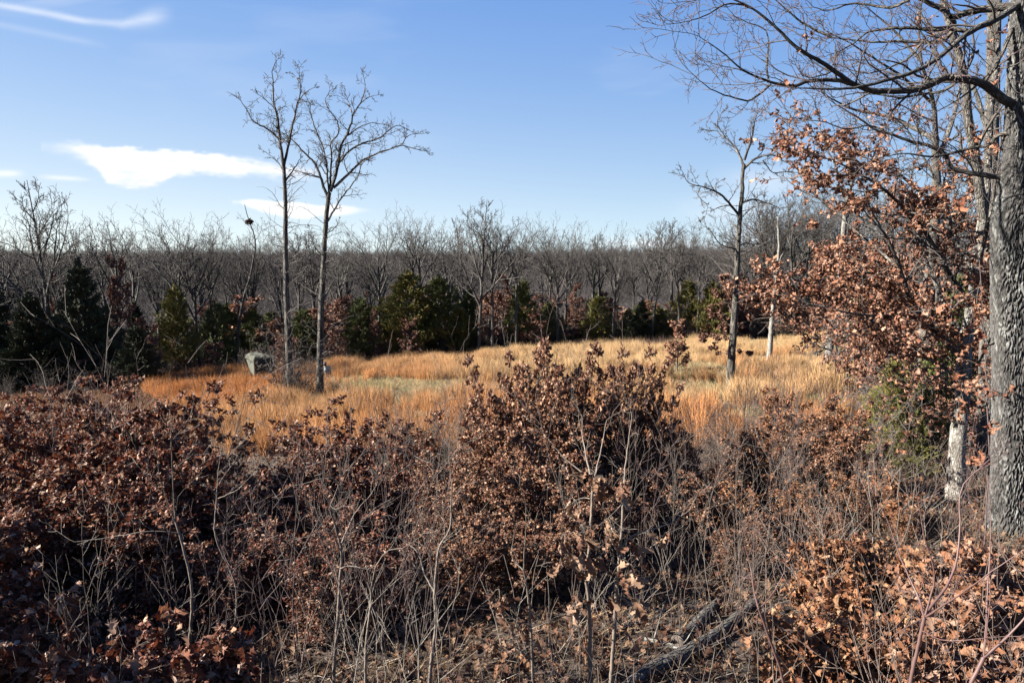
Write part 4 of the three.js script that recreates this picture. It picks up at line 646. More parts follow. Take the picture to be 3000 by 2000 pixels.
// ---------------------------------------------------------------- the thick furrowed trunk at the right with its overhanging limbs
{
  const d = 9.3, cx = (py) => pw([[-700, 3050], [-300, 3036], [0, 3030], [200, 3022], [400, 3012], [560, 3008], [660, 2988], [800, 2986], [1000, 2988], [1300, 2984], [1500, 2980], [1600, 2978], [1760, 2978]], py);
  const big = heroTree('furrowed_oak_tree', 'thick dark furrowed trunk at the right edge with long bare limbs reaching over the field', { seed: 810, d, r: [0.34, 0.3], rmin: 0.0036, noTrunk: true, limbMat: M.barkDark, branchMat: M.twig, twig: M.twigRed, maxLen: 1.5, kids: 3.3, deep: 0.7,
    lv: [{ kids: 9, t0: 0.12, ang: 0.8, lr: 0.5, rr: 0.42, fall: 0.15, tip: 2 }, { seg: 6, wig: 0.5, trop: 0.18, kids: 4, t0: 0.15, ang: 0.75, lr: 0.5, rr: 0.6, sides: 4, tip: 1 }, { seg: 4, wig: 0.55, trop: 0.2, kids: 3, t0: 0.2, ang: 0.8, lr: 0.5, rr: 0.65, sides: 3, tip: 1 }, { seg: 3, wig: 0.5, trop: 0, kids: 0, sides: 3 }],
    trunk: [[2978, 1640], [2984, 1300], [2992, 700], [3015, 0], [3018, -300]],
    limbs: [{ p: q6([2040, 610], [1950, 575], [1870, 510], [1800, 470], [1700, 450], [1600, 445], [1530, 480], [1420, 515], [1300, 522], [1180, 518], [1080, 480], [1000, 430], [920, 370], [830, 320], [740, 260], [650, 170], [570, 100], [490, 40], [400, 0], [300, -40]), r: [0.062, 0.007], dd: -0.9, wob: 0.0008 },
      { p: q6([1090, 488], [1000, 462], [900, 458], [820, 465], [740, 492], [650, 480], [590, 465], [520, 440], [430, 390], [340, 310], [270, 260], [195, 208]), r: [0.032, 0.005], dd: -0.7, wob: 0.0008 }, { p: q6([592, 466], [582, 380], [592, 260], [575, 172], [480, 130], [400, 95]), r: [0.016, 0.005], dd: 0.3 }, { p: q6([605, 484], [480, 577], [400, 560], [310, 535], [230, 490], [163, 430]), r: [0.016, 0.005], dd: -0.4 }, { p: q6([490, 45], [400, 20], [330, 30], [250, 80], [140, 120], [20, 138]), r: [0.014, 0.004], dd: -0.2 }, { p: q6([520, 440], [430, 400], [340, 380], [280, 365]), r: [0.01, 0.004], dd: 0.3 },
      { p: q6([2040, 40], [1950, 40], [1850, 50], [1740, 70], [1650, 98], [1590, 50], [1480, 0], [1380, -60]), r: [0.06, 0.02], dd: 0.6 }, { p: q6([2050, 20], [1980, 60], [1900, 112], [1750, 182], [1650, 262], [1560, 340], [1450, 402], [1300, 452], [1150, 492], [1000, 510], [890, 512], [760, 505]), r: [0.05, 0.007], dd: -1.2 }, { p: q6([1750, 180], [1650, 165], [1540, 170], [1400, 160], [1270, 165], [1160, 185], [1080, 250], [1000, 295]), r: [0.034, 0.007], dd: 0.4 },
      { p: q6([2050, 1020], [1980, 1015], [1870, 1010], [1740, 990], [1640, 960], [1612, 892], [1500, 832], [1400, 808], [1300, 770], [1200, 742], [1130, 690], [1050, 640], [980, 600]), r: [0.04, 0.007], dd: 0.9 }, { p: q6([1990, 765], [1920, 770], [1860, 830], [1750, 850], [1640, 880], [1520, 900], [1380, 880], [1250, 900]), r: [0.03, 0.006], dd: 0.6 }, { p: q6([1640, 95], [1660, 150], [1600, 230], [1480, 240], [1350, 235], [1200, 240], [1080, 230], [960, 215]), r: [0.03, 0.006], dd: 1.0 }, { p: q6([1480, 240], [1400, 330], [1280, 390], [1160, 420], [1050, 395]), r: [0.018, 0.005], dd: 0.3 },
      { p: q6([1700, 450], [1600, 520], [1480, 540], [1360, 560], [1240, 545], [1120, 530], [980, 560]), r: [0.022, 0.005], dd: 0.6 }, { p: q6([960, 215], [860, 170], [760, 110], [680, 40], [610, -20]), r: [0.02, 0.006], dd: 0.2 }, { p: q6([1300, 770], [1180, 720], [1040, 740], [920, 700], [800, 690]), r: [0.014, 0.005], dd: 0.2 }, { p: q6([1400, 0], [1300, 40], [1180, 30], [1060, 20], [940, 60], [850, 40]), r: [0.022, 0.006], dd: 0.7 }, { p: q6([1990, 160], [1960, 250], [1880, 400], [1800, 480], [1700, 560], [1560, 640]), r: [0.03, 0.006], dd: -0.3 }, { p: q6([1560, 340], [1540, 300], [1480, 200], [1420, 120]), r: [0.02, 0.006], dd: 0.5 },
      { p: q7([1245, 830], [1190, 840], [1150, 815], [1110, 798]), r: [0.018, 0.008], dd: -0.2, k: 0.5 }] });
  // trunk: one skin with long raised bark ridges
  const NA = 320, NV = 640, pos = [], colr = [], uv = [], ix = [];
  const y1 = at(cx(-700), -700, d).y;
  const b0 = at(cx(1600), 1600, d), gy = G(b0.x, b0.z) - 0.25;
  const centre = (y) => { let lo = -900, hi = 1900; for (let i = 0; i < 22; i++) { const m = (lo + hi) / 2; if (at(2990, m, d).y > y) lo = m; else hi = m; } const p = at(cx(lo), lo, d); return V(p.x, y, p.z); };
  for (let j = 0; j <= NV; j++) {
    const y = lerp(gy, y1, j / NV), c = centre(y), h = y - gy, R0 = lerp(0.30, 0.235, sst(4.75, 5.6, h)) * (1 + 0.4 * Math.exp(-h / 0.3) + 0.03 * Math.sin(y * 1.3 + 1));
    for (let k = 0; k <= NA; k++) {
      const a = k / NA * 2 * Math.PI, s = a * 0.3, kk = k % NA, aa = kk / NA * 2 * Math.PI, X = Math.cos(aa) * 0.3, Z = Math.sin(aa) * 0.3;
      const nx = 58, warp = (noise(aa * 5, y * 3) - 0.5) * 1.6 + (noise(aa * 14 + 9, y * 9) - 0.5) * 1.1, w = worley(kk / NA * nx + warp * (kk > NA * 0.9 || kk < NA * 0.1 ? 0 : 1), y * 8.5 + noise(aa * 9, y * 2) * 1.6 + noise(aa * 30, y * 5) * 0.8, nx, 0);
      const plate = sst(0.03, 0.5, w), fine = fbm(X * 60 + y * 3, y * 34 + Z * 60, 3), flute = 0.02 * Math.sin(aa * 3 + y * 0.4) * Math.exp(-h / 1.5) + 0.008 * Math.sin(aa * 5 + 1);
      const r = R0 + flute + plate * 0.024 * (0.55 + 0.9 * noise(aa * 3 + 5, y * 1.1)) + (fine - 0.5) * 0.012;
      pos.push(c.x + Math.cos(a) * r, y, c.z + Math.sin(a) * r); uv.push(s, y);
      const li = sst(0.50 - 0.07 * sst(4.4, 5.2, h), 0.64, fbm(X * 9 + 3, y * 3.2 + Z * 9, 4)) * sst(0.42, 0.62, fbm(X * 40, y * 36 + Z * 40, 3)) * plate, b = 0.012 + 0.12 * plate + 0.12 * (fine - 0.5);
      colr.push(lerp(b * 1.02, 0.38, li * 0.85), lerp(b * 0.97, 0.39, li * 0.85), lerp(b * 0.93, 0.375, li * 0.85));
    }
  }
  for (let j = 0; j < NV; j++) for (let k = 0; k < NA; k++) { const a = j * (NA + 1) + k, b = a + NA + 1; ix.push(a, b, a + 1, a + 1, b, b + 1); }
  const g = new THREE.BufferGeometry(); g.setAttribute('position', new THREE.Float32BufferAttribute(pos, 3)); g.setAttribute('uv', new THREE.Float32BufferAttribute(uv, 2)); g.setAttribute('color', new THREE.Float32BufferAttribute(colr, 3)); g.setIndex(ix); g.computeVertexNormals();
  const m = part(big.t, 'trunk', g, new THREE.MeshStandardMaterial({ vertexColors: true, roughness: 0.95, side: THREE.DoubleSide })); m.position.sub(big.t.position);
  // the few leaves held on the big limb
  const R = rng(811), mats = PAL.tan.map((c) => { const k = M.leaf.clone(); k.color.setRGB(c[0], c[1] * 0.9, c[2]); return k; });
  for (const [x, y] of [[670, 470], [685, 460], [708, 490], [735, 480], [690, 445], [740, 455], [800, 195], [830, 180], [790, 255], [820, 200]]) { const o = shade(new THREE.Mesh(LEAF[Math.floor(R() * 4)], mats[Math.floor(R() * 4)])); o.name = 'leaf'; leafMatrix(at(1950 + x * 0.5102, y * 0.5102, d - 0.6), V(0, -1, 0), 0.085, R, 0.8).decompose(o.position, o.quaternion, o.scale); o.position.sub(big.t.position); big.t.add(o); }
  // a rust coloured spray of leaves hanging at the left side of the trunk
  const sp = thing('leafy_twig', 'rust coloured oak leaves on a thin shoot beside the left side of the furrowed trunk', 'twig', V(0, 0, 0)), sm = new Mesher(), foot = at(2895, 1480, 8.4); foot.y = G(foot.x, foot.z);
  const stem = smooth([foot, at(2900, 1330, 8.4), at(2890, 1100, 8.5), at(2880, 880, 8.5), at(2870, 760, 8.6)], 16, 0.02, R); sm.tube(stem, taper(16, 0.012, 0.004), 5);
  const clusters = [[2905, 1230], [2912, 1240], [2860, 1340], [2870, 1320], [2850, 1335], [2875, 940], [2890, 900], [2800, 1090], [2865, 960], [2770, 890], [2900, 1250], [2865, 1350], [2820, 580], [2800, 590], [2880, 1010], [2885, 1130], [2870, 1160]];
  for (const [x, y] of clusters) { const p = at(x, y, 8.4), k = stem.reduce((b, q) => (q.distanceTo(p) < b.distanceTo(p) ? q : b), stem[0]); if (k.distanceTo(p) > 0.02) sm.tube([k, k.clone().lerp(p, 0.5).add(V(0, 0.03, 0)), p], [0.004, 0.003, 0.002], 3); for (let j = 0; j < 2; j++) { const o = shade(new THREE.Mesh(LEAF[Math.floor(R() * 4)], mats[Math.floor(R() * 4)])); o.name = 'leaf'; leafMatrix(p, V(0, -1, 0), 0.13, R, 0.5).decompose(o.position, o.quaternion, o.scale); sp.add(o); } }
  part(sp, 'stem', sm.geo(), M.twigRed); rooted(sp, foot);
}

// ---------------------------------------------------------------- cedars and oaks near the right edge
{
  const C = (k, px, top, w, d, label) => plantCedar(k, px, top, w, d, label);
  C(1, 2500, 860, 105, lineD(2500) - 3, 'green cedar behind the leaning pale trunk');
  // a low cedar bough thicket under the white barked oak
  const near = cedar(36, 2.6, 1.25, 'olive', 2600, 0.2); 
  const put = (px, top, w, d, label) => { const g0 = Gp(px, d), h = at(px, top, d).y - g0.y, c = copyOf(near, label, g0); c.scale.set(w * d / FOC / near.Wd, h / near.H, w * d / FOC / near.Wd); c.rotation.y = px; };
  put(2610, 1055, 170, 14.6, 'sunlit bright green cedar bough mass beside the golden grass, left of the white barked oak'); put(2690, 1130, 170, 15, 'half shaded green cedar close to the white barked oak'); put(2665, 1265, 170, 14.2, 'low dark green cedar at the foot of the white barked oak');
  C(1, 2790, 800, 170, 19, 'dark cedar seen through russet leaves behind the white barked oak');
  const Y = plantYoung; Y(0, 2740, 690, 260, 19.5, 'tall russet oak behind the white barked oak'); Y(1, 2640, 880, 230, 18.5, 'russet oak filling the gap left of the white barked oak'); Y(1, 2560, 820, 200, 21, 'russet oak at the right corner of the field'); Y(0, 2880, 800, 220, 18, 'russet oak behind the thick furrowed trunk'); Y(1, 2700, 1080, 180, 17.5, 'low russet oak among the near cedars'); Y(2, 2840, 1180, 150, 16, 'low russet oak between white trunk and furrowed trunk'); Y(0, 2600, 540, 280, 22, 'tall russet oak rising behind the limbs of the white barked oak'); Y(1, 2450, 690, 220, 30, 'russet oak behind the leafy boughs over the field corner'); Y(0, 2850, 460, 240, 21, 'tallest russet oak, its crown beside the furrowed trunk'); Y(0, 2480, 640, 190, 27, 'russet oak crown above the right end of the field');
  Y(3, 1984, 938, 66, hit(1984, 1095), 'small conical dark russet oak standing alone in the field left of the crooked oak');
}

// ---------------------------------------------------------------- hunting blind in front of the left wood
{
  const d = 47, b = Gp(768, d), g = thing('hunting_blind', 'camouflage hunting blind with a pale green side and draped roof before the dark wood', 'hunting blind', b), R = rng(900);
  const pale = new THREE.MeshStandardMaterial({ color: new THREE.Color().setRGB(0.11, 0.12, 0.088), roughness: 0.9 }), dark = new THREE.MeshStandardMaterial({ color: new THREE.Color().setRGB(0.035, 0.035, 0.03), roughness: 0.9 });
  const camoTex = texture(256, 256, (u, v) => { const a = tnoise(u * 6, v * 6, 6) * 0.6 + tnoise(u * 17, v * 17, 17) * 0.4, k = a < 0.42 ? [0.2, 0.2, 0.17] : a < 0.56 ? [0.42, 0.43, 0.36] : a < 0.68 ? [0.58, 0.58, 0.52] : [0.3, 0.3, 0.22]; return k; }, true);
  const camo = new THREE.MeshStandardMaterial({ color: new THREE.Color().setRGB(0.55, 0.57, 0.5), map: camoTex, roughness: 0.95, side: THREE.DoubleSide });
  const S = d / FOC, top = at(768, 1045, d).y - b.y, bot = at(768, 1092, d).y - b.y, w = 96 * S, dep = 1.7;   // metres per picture pixel there
  const pane = (name, a, mat) => { const q = new THREE.BufferGeometry(), th = 0.03, A = a.map((p) => V(...p)), n = V().crossVectors(A[1].clone().sub(A[0]), A[3].clone().sub(A[0])).normalize().multiplyScalar(th), p = [], u = []; const B = A.map((p) => p.clone().add(n)); const quad = (k) => { for (const i of [0, 1, 2, 0, 2, 3]) { p.push(k[i].x, k[i].y, k[i].z); u.push([0, 1, 1, 0][i], [0, 0, 1, 1][i]); } }; quad(A); quad([B[3], B[2], B[1], B[0]]); for (let i = 0; i < 4; i++) quad([A[i], B[i], B[(i + 1) % 4], A[(i + 1) % 4]]); q.setAttribute('position', new THREE.Float32BufferAttribute(p, 3)); q.setAttribute('uv', new THREE.Float32BufferAttribute(u, 2)); q.computeVertexNormals(); mat.side = THREE.DoubleSide; return part(g, name, q, mat); };
  const L = -w / 2, X = w / 2, m = L + w * 0.42, f = dep / 2, lo = bot, in_ = 0.28;
  // body turned so that one side faces the left front; walls draw in towards the floor
  pane('side_panel', [[L + in_, lo + 0.1, -f * 0.2], [m, lo - 0.02, f], [m, top, f], [L, top, -f * 0.2]], pale);
  pane('front_panel', [[m + 0.02, lo, f], [X - 0.2, lo + 0.05, f * 0.35], [X, top, f * 0.35], [m + 0.02, top, f]], camo);
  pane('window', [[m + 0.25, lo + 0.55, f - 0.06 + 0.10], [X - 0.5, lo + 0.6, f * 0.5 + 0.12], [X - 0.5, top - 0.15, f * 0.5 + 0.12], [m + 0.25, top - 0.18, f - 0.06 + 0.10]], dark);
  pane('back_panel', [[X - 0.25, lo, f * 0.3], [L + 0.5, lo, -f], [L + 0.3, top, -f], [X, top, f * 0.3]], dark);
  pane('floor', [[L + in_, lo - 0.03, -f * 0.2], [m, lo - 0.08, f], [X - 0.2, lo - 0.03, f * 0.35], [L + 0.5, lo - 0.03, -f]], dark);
  // crumpled roof cover hanging over the edge
  const nx = 26, nz = 18, p = [], u = [], ix = [], foot = [[L - 0.06, -f * 0.2], [m, f + 0.08], [X + 0.06, f * 0.35], [L + 0.3, -f - 0.06]];
  for (let j = 0; j <= nz; j++) for (let i = 0; i <= nx; i++) { const s = i / nx, t = j / nz, e = Math.max(Math.abs(s * 2 - 1), Math.abs(t * 2 - 1)), mix = (k) => lerp(lerp(foot[0][k], foot[1][k], s), lerp(foot[3][k], foot[2][k], s), t), x = mix(0), z = mix(1); p.push(x, top - 0.02 + 0.28 * (1 - Math.pow(e, 3.5)) + (fbm(x * 2.4, z * 2.4 + 4) - 0.5) * 0.3 * (1 - e * 0.5) - (e > 0.96 ? 0.1 + 0.1 * R() : 0), z); u.push(i / nx * 2, j / nz * 1.5); }
  for (let j = 0; j < nz; j++) for (let i = 0; i < nx; i++) { const a = j * (nx + 1) + i, c = a + nx + 1; ix.push(a, c, a + 1, a + 1, c, c + 1); }
  const rg = new THREE.BufferGeometry(); rg.setAttribute('position', new THREE.Float32BufferAttribute(p, 3)); rg.setAttribute('uv', new THREE.Float32BufferAttribute(u, 2)); rg.setIndex(ix); rg.computeVertexNormals(); part(g, 'roof_cover', rg, camo);
  for (const [x, z] of [[L + 0.4, 0], [m, f - 0.1], [X - 0.35, f * 0.3], [0.1, -f + 0.15]]) { const c = new THREE.CylinderGeometry(0.05, 0.06, lo + 0.3, 8); c.translate(x, (lo - 0.3) / 2, z); part(g, 'leg', c, dark); }
}

// ---------------------------------------------------------------- person half hidden behind the field oak
{
  const d = hit(954, 1139), b = Gp(957, d), g = thing('person', 'person in a pale grey shirt and dark shorts, half hidden behind the right field oak', 'person', b);
  const J = { pel: [0, 0.92, 0], chest: [0.03, 1.25, 0.06], neck: [0.0, 1.44, 0.13], head: [-0.03, 1.60, 0.17], sl: [-0.18, 1.38, 0.08], sr: [0.2, 1.38, 0.06], el: [-0.26, 1.1, 0.12], er: [0.27, 1.09, 0.06], hl: [-0.22, 0.9, 0.3], hr: [0.25, 0.86, 0.18], kl: [-0.13, 0.5, 0.1], kr: [0.13, 0.49, -0.03], al: [-0.15, 0.09, 0.0], ar: [0.17, 0.09, -0.18], tl: [-0.16, 0.04, 0.18], tr: [0.18, 0.04, 0.0], hipl: [-0.09, 0.9, 0], hipr: [0.1, 0.9, 0] };
  const body = [['pel', 'chest', 0.135, 0.15], ['chest', 'neck', 0.14, 0.06], ['neck', 'head', 0.055, 0.07], ['head', 'head', 0.105, 0.105], ['sl', 'sr', 0.07, 0.07], ['sl', 'el', 0.055, 0.043], ['el', 'hl', 0.043, 0.03], ['sr', 'er', 0.055, 0.043], ['er', 'hr', 0.043, 0.03], ['hipl', 'kl', 0.095, 0.06], ['kl', 'al', 0.06, 0.038], ['hipr', 'kr', 0.095, 0.06], ['kr', 'ar', 0.06, 0.038], ['al', 'tl', 0.045, 0.035], ['ar', 'tr', 0.045, 0.035], ['hl', 'hl', 0.04, 0.04], ['hr', 'hr', 0.04, 0.04]];
  const hand = (h, s) => [0, 1, 2, 3, 4].map((k) => [h, h, k, s]);
  const surf = (bones, grow_, res, mat, name, cut) => {
    const mc = new MarchingCubes(res, mat, false, false, 400000), S = 2.0, N = res;                      // domain: 2 m cube, centre at (0, 0.9, 0)
    const segs = bones.map(([a, c, r, q]) => [V(...(Array.isArray(a) ? a : J[a])), V(...(Array.isArray(c) ? c : J[c])), r + grow_, q + grow_]);
    for (let k = 0; k < N; k++) for (let j = 0; j < N; j++) for (let i = 0; i < N; i++) {
      const x = (i / N - 0.5) * S, y = (j / N - 0.5) * S + 0.9, z = (k / N - 0.5) * S; let f = 9;
      if (Math.abs(x) < 0.5 && Math.abs(z) < 0.5) for (const [a, c, r, q] of segs) { const bx = c.x - a.x, by = c.y - a.y, bz = c.z - a.z, px = x - a.x, py = y - a.y, pz = z - a.z, l = bx * bx + by * by + bz * bz, t = l ? clamp((px * bx + py * by + pz * bz) / l) : 0, e = Math.hypot(px - bx * t, py - by * t, pz - bz * t) - lerp(r, q, t), h = clamp(0.5 + 0.5 * (f - e) / 0.035); f = lerp(f, e, h) - 0.035 * h * (1 - h); }
      if (cut) f = Math.max(f, cut(x, y, z));
      mc.field[k * N * N + j * N + i] = -f;
    }
    mc.isolation = 0; mc.update();
    const n = mc.count, q = new THREE.BufferGeometry(), P = new Float32Array(mc.positionArray.slice(0, n * 3)), Nn = new Float32Array(mc.normalArray.slice(0, n * 3));
    for (let k = 0; k < n; k++) { P[k * 3] *= S / 2; P[k * 3 + 1] = P[k * 3 + 1] * S / 2 + 0.9; P[k * 3 + 2] *= S / 2; }
    q.setAttribute('position', new THREE.BufferAttribute(P, 3)); q.setAttribute('normal', new THREE.BufferAttribute(Nn, 3)); return part(g, name, q, mat);
  };
  const mat = (r, gg, bb) => new THREE.MeshStandardMaterial({ color: new THREE.Color().setRGB(r, gg, bb), roughness: 0.85 });
  const fingers = [];
  for (const [h, s] of [['hl', -1], ['hr', 1]]) { const o = J[h]; for (let k = 0; k < 4; k++) { const z0 = o[2] - 0.03 + k * 0.021, L = [0.06, 0.07, 0.066, 0.052][k]; fingers.push([[o[0], o[1] - 0.03, z0], [o[0] + s * 0.012, o[1] - 0.03 - L * 0.6, z0 + 0.004], 0.0105, 0.009], [[o[0] + s * 0.012, o[1] - 0.03 - L * 0.6, z0 + 0.004], [o[0] - s * 0.004, o[1] - 0.03 - L, z0 + 0.006], 0.009, 0.008]); } fingers.push([[o[0], o[1] - 0.005, o[2] + 0.03], [o[0], o[1] - 0.05, o[2] + 0.065], 0.011, 0.009]); }
  surf(body.concat(fingers), 0, 110, mat(0.32, 0.2, 0.15), 'body');
  surf(body.filter(([a, c]) => ['pel', 'chest', 'sl', 'sr'].includes(a) && c !== 'neck' || (a === 'chest')), 0.018, 90, mat(0.42, 0.48, 0.52), 'shirt', (x, y) => Math.max(0.86 - y, y - 1.43));
  surf(body.filter(([a]) => ['hipl', 'hipr', 'pel'].includes(a)), 0.02, 90, mat(0.028, 0.024, 0.03), 'shorts', (x, y) => Math.max(0.52 - y, y - 0.98));
  surf([['al', 'tl', 0.045, 0.035], ['ar', 'tr', 0.045, 0.035], ['al', [-0.15, 0.2, 0.03], 0.04, 0.045], ['ar', [0.17, 0.2, -0.14], 0.04, 0.045]], 0.012, 90, mat(0.09, 0.045, 0.025), 'boots');
  surf([['head', 'head', 0.105, 0.105]], 0.014, 90, mat(0.10, 0.13, 0.2), 'cap', (x, y, z) => 1.615 - y + (z - 0.17) * 0.25);
}

// ---------------------------------------------------------------- brush at the foot of the two field oaks
const BRUSHM = (() => { const m = new Mesher(), R = rng(905), P = { rmin: 0.004, leafFrom: 9, out: () => m, lv: [{}, { seg: 5, wig: 0.6, trop: 0.1, kids: 7, t0: 0.15, ang: 0.8, lr: 0.55, rr: 0.7, sides: 3, tip: 2 }, { seg: 3, wig: 0.6, trop: 0.1, kids: 4, t0: 0.2, ang: 0.9, lr: 0.55, rr: 0.7, sides: 3 }, { seg: 2, wig: 0.5, trop: 0, kids: 0, sides: 3 }] }; for (let j = 0; j < 12; j++) grow(V((R() - 0.5) * 0.5, -0.05, (R() - 0.5) * 0.5), turned(V(0, 1, 0), 0.6 * R(), R() * 6.28), 0.9 + 0.9 * R(), 0.012, 1, P, R, null); return m.geo(); })();
const shrubMat = new THREE.MeshStandardMaterial({ color: new THREE.Color().setRGB(0.09, 0.066, 0.053), roughness: 0.95 });
function bareShrub(px, d, s, label, group, sy = 1) { const g = thing('bare_shrub', label, 'shrub', Gp(px, d), group); part(g, 'twigs', BRUSHM, shrubMat, 'stuff'); g.scale.set(s, s * sy, s); g.rotation.y = px; return g; }
bareShrub(842, dA - 1.2, 1.75, 'dense dark twiggy shrub at the foot of the left field oak'); bareShrub(885, dA - 0.9, 1.5, 'twiggy shrub between the two field oaks'); bareShrub(920, dAB - 1.0, 1.1, 'low twiggy shrub at the foot of the right field oak', undefined, 0.8);
{ const R = rng(930); for (let k = 0; k < 7; k++) plantYoung([0, 2, 0][k % 3], -30 + 64 * k + 20 * R(), 1010 + 60 * R(), 90 + 40 * R(), 47 + 5 * R(), 'shaded young brown leaved oak ' + spot(-40 + 64 * k), 'young oaks in the left wood'); for (let k = 0; k < 7; k++) plantCedar(2, -60 + 75 * k + 20 * R(), 930 + 60 * R(), 130 + 50 * R(), 46 + 6 * R(), 'dark low cedar at the front of the left wood ' + spot(-60 + 75 * k), 'dark cedars at the front of the left wood'); for (let k = 0; k < 4; k++) bareShrub(20 + 110 * k, 42 + 6 * R(), 0.9 + R() * 0.5, 'dark twiggy shrub before the left wood ' + spot(20 + 110 * k), 'twiggy shrubs before the left wood'); }
{ const R = rng(940); for (let k = 0; k < 9; k++) { const px = 1090 + 40 * k + 25 * R(); bareShrub(px, 12.5 + 3.5 * R(), 0.75 + 0.4 * R(), 'twiggy bare shrub at the near edge of the field ' + (px < 1250 ? 'left of the center thicket' : 'against the center thicket'), 'bare shrubs at the near edge of the field'); } for (let k = 0; k < 9; k++) { const px = 1950 + 62 * k + 25 * R(); bareShrub(px, 13 + 4 * R(), 0.6 + 0.4 * R(), 'twiggy bare shrub at the near edge of the field ' + (px < 2200 ? 'below the golden grass' : 'below the leaning pale trunk'), 'bare shrubs at the near edge of the field'); } }
heroTree('bare_sapling', 'pale twiggy bare sapling leaning in front of the hunting blind', { seed: 906, d: dA + 1.5, r: [0.045, 0.02], rmin: 0.008, mat: M.bark, cat: 'sapling', branchMat: M.twigPale, twig: M.twigPale, maxLen: 1.3, kids: 3.4,
  trunk: [[818, 1150], [812, 1130], [806, 1105], [795, 1080], [790, 1060]], limbs: [{ p: [[795, 1085], [770, 1040], [745, 1000], [728, 975]], r: [0.02, 0.007] }, { p: [[793, 1070], [790, 1020], [775, 985], [760, 960]], r: [0.02, 0.007] }, { p: [[795, 1075], [815, 1030], [830, 1000]], r: [0.02, 0.007] }, { p: [[800, 1095], [760, 1075], [720, 1050], [702, 1042]], r: [0.018, 0.007] }, { p: [[806, 1110], [780, 1105], [740, 1100]], r: [0.016, 0.007] }] });
plantYoung(2, 835, 985, 95, dA + 0.8, 'sparse brown leaved oak sapling beside the left field oak'); plantYoung(2, 775, 1130, 60, dA - 2, 'small drooping brown leaved oak left of the field oaks in orange grass'); plantYoung(2, 868, 1060, 60, dA + 0.4, 'thin brown leaved sapling between the two field oaks');

// ---------------------------------------------------------------- leafy oak shrubs of the foreground
const SH = [[951, 'mound', 3.7], [952, 'mound', 3.5], [953, 'center', 3.8], [954, 'center', 3.6], [955, 'tan', 3.6], [956, 'center', 3.6]].map(([s, pal, n], i) => leafyOak(s, 2.4, { stems: 6, thick: 0.0065, rmin: 0.0028, limbs: 13, t0: 0.1, reach: 0.2, k1: 4, k2: 1, leafN: n, size: 0.06, pal, geos: [LEAF[i % 4], LEAF[(i + 2) % 4]], droop: 0.35, name: 'oak_shrub', cat: 'shrub', twig: M.twig, flare: 0.26 }));

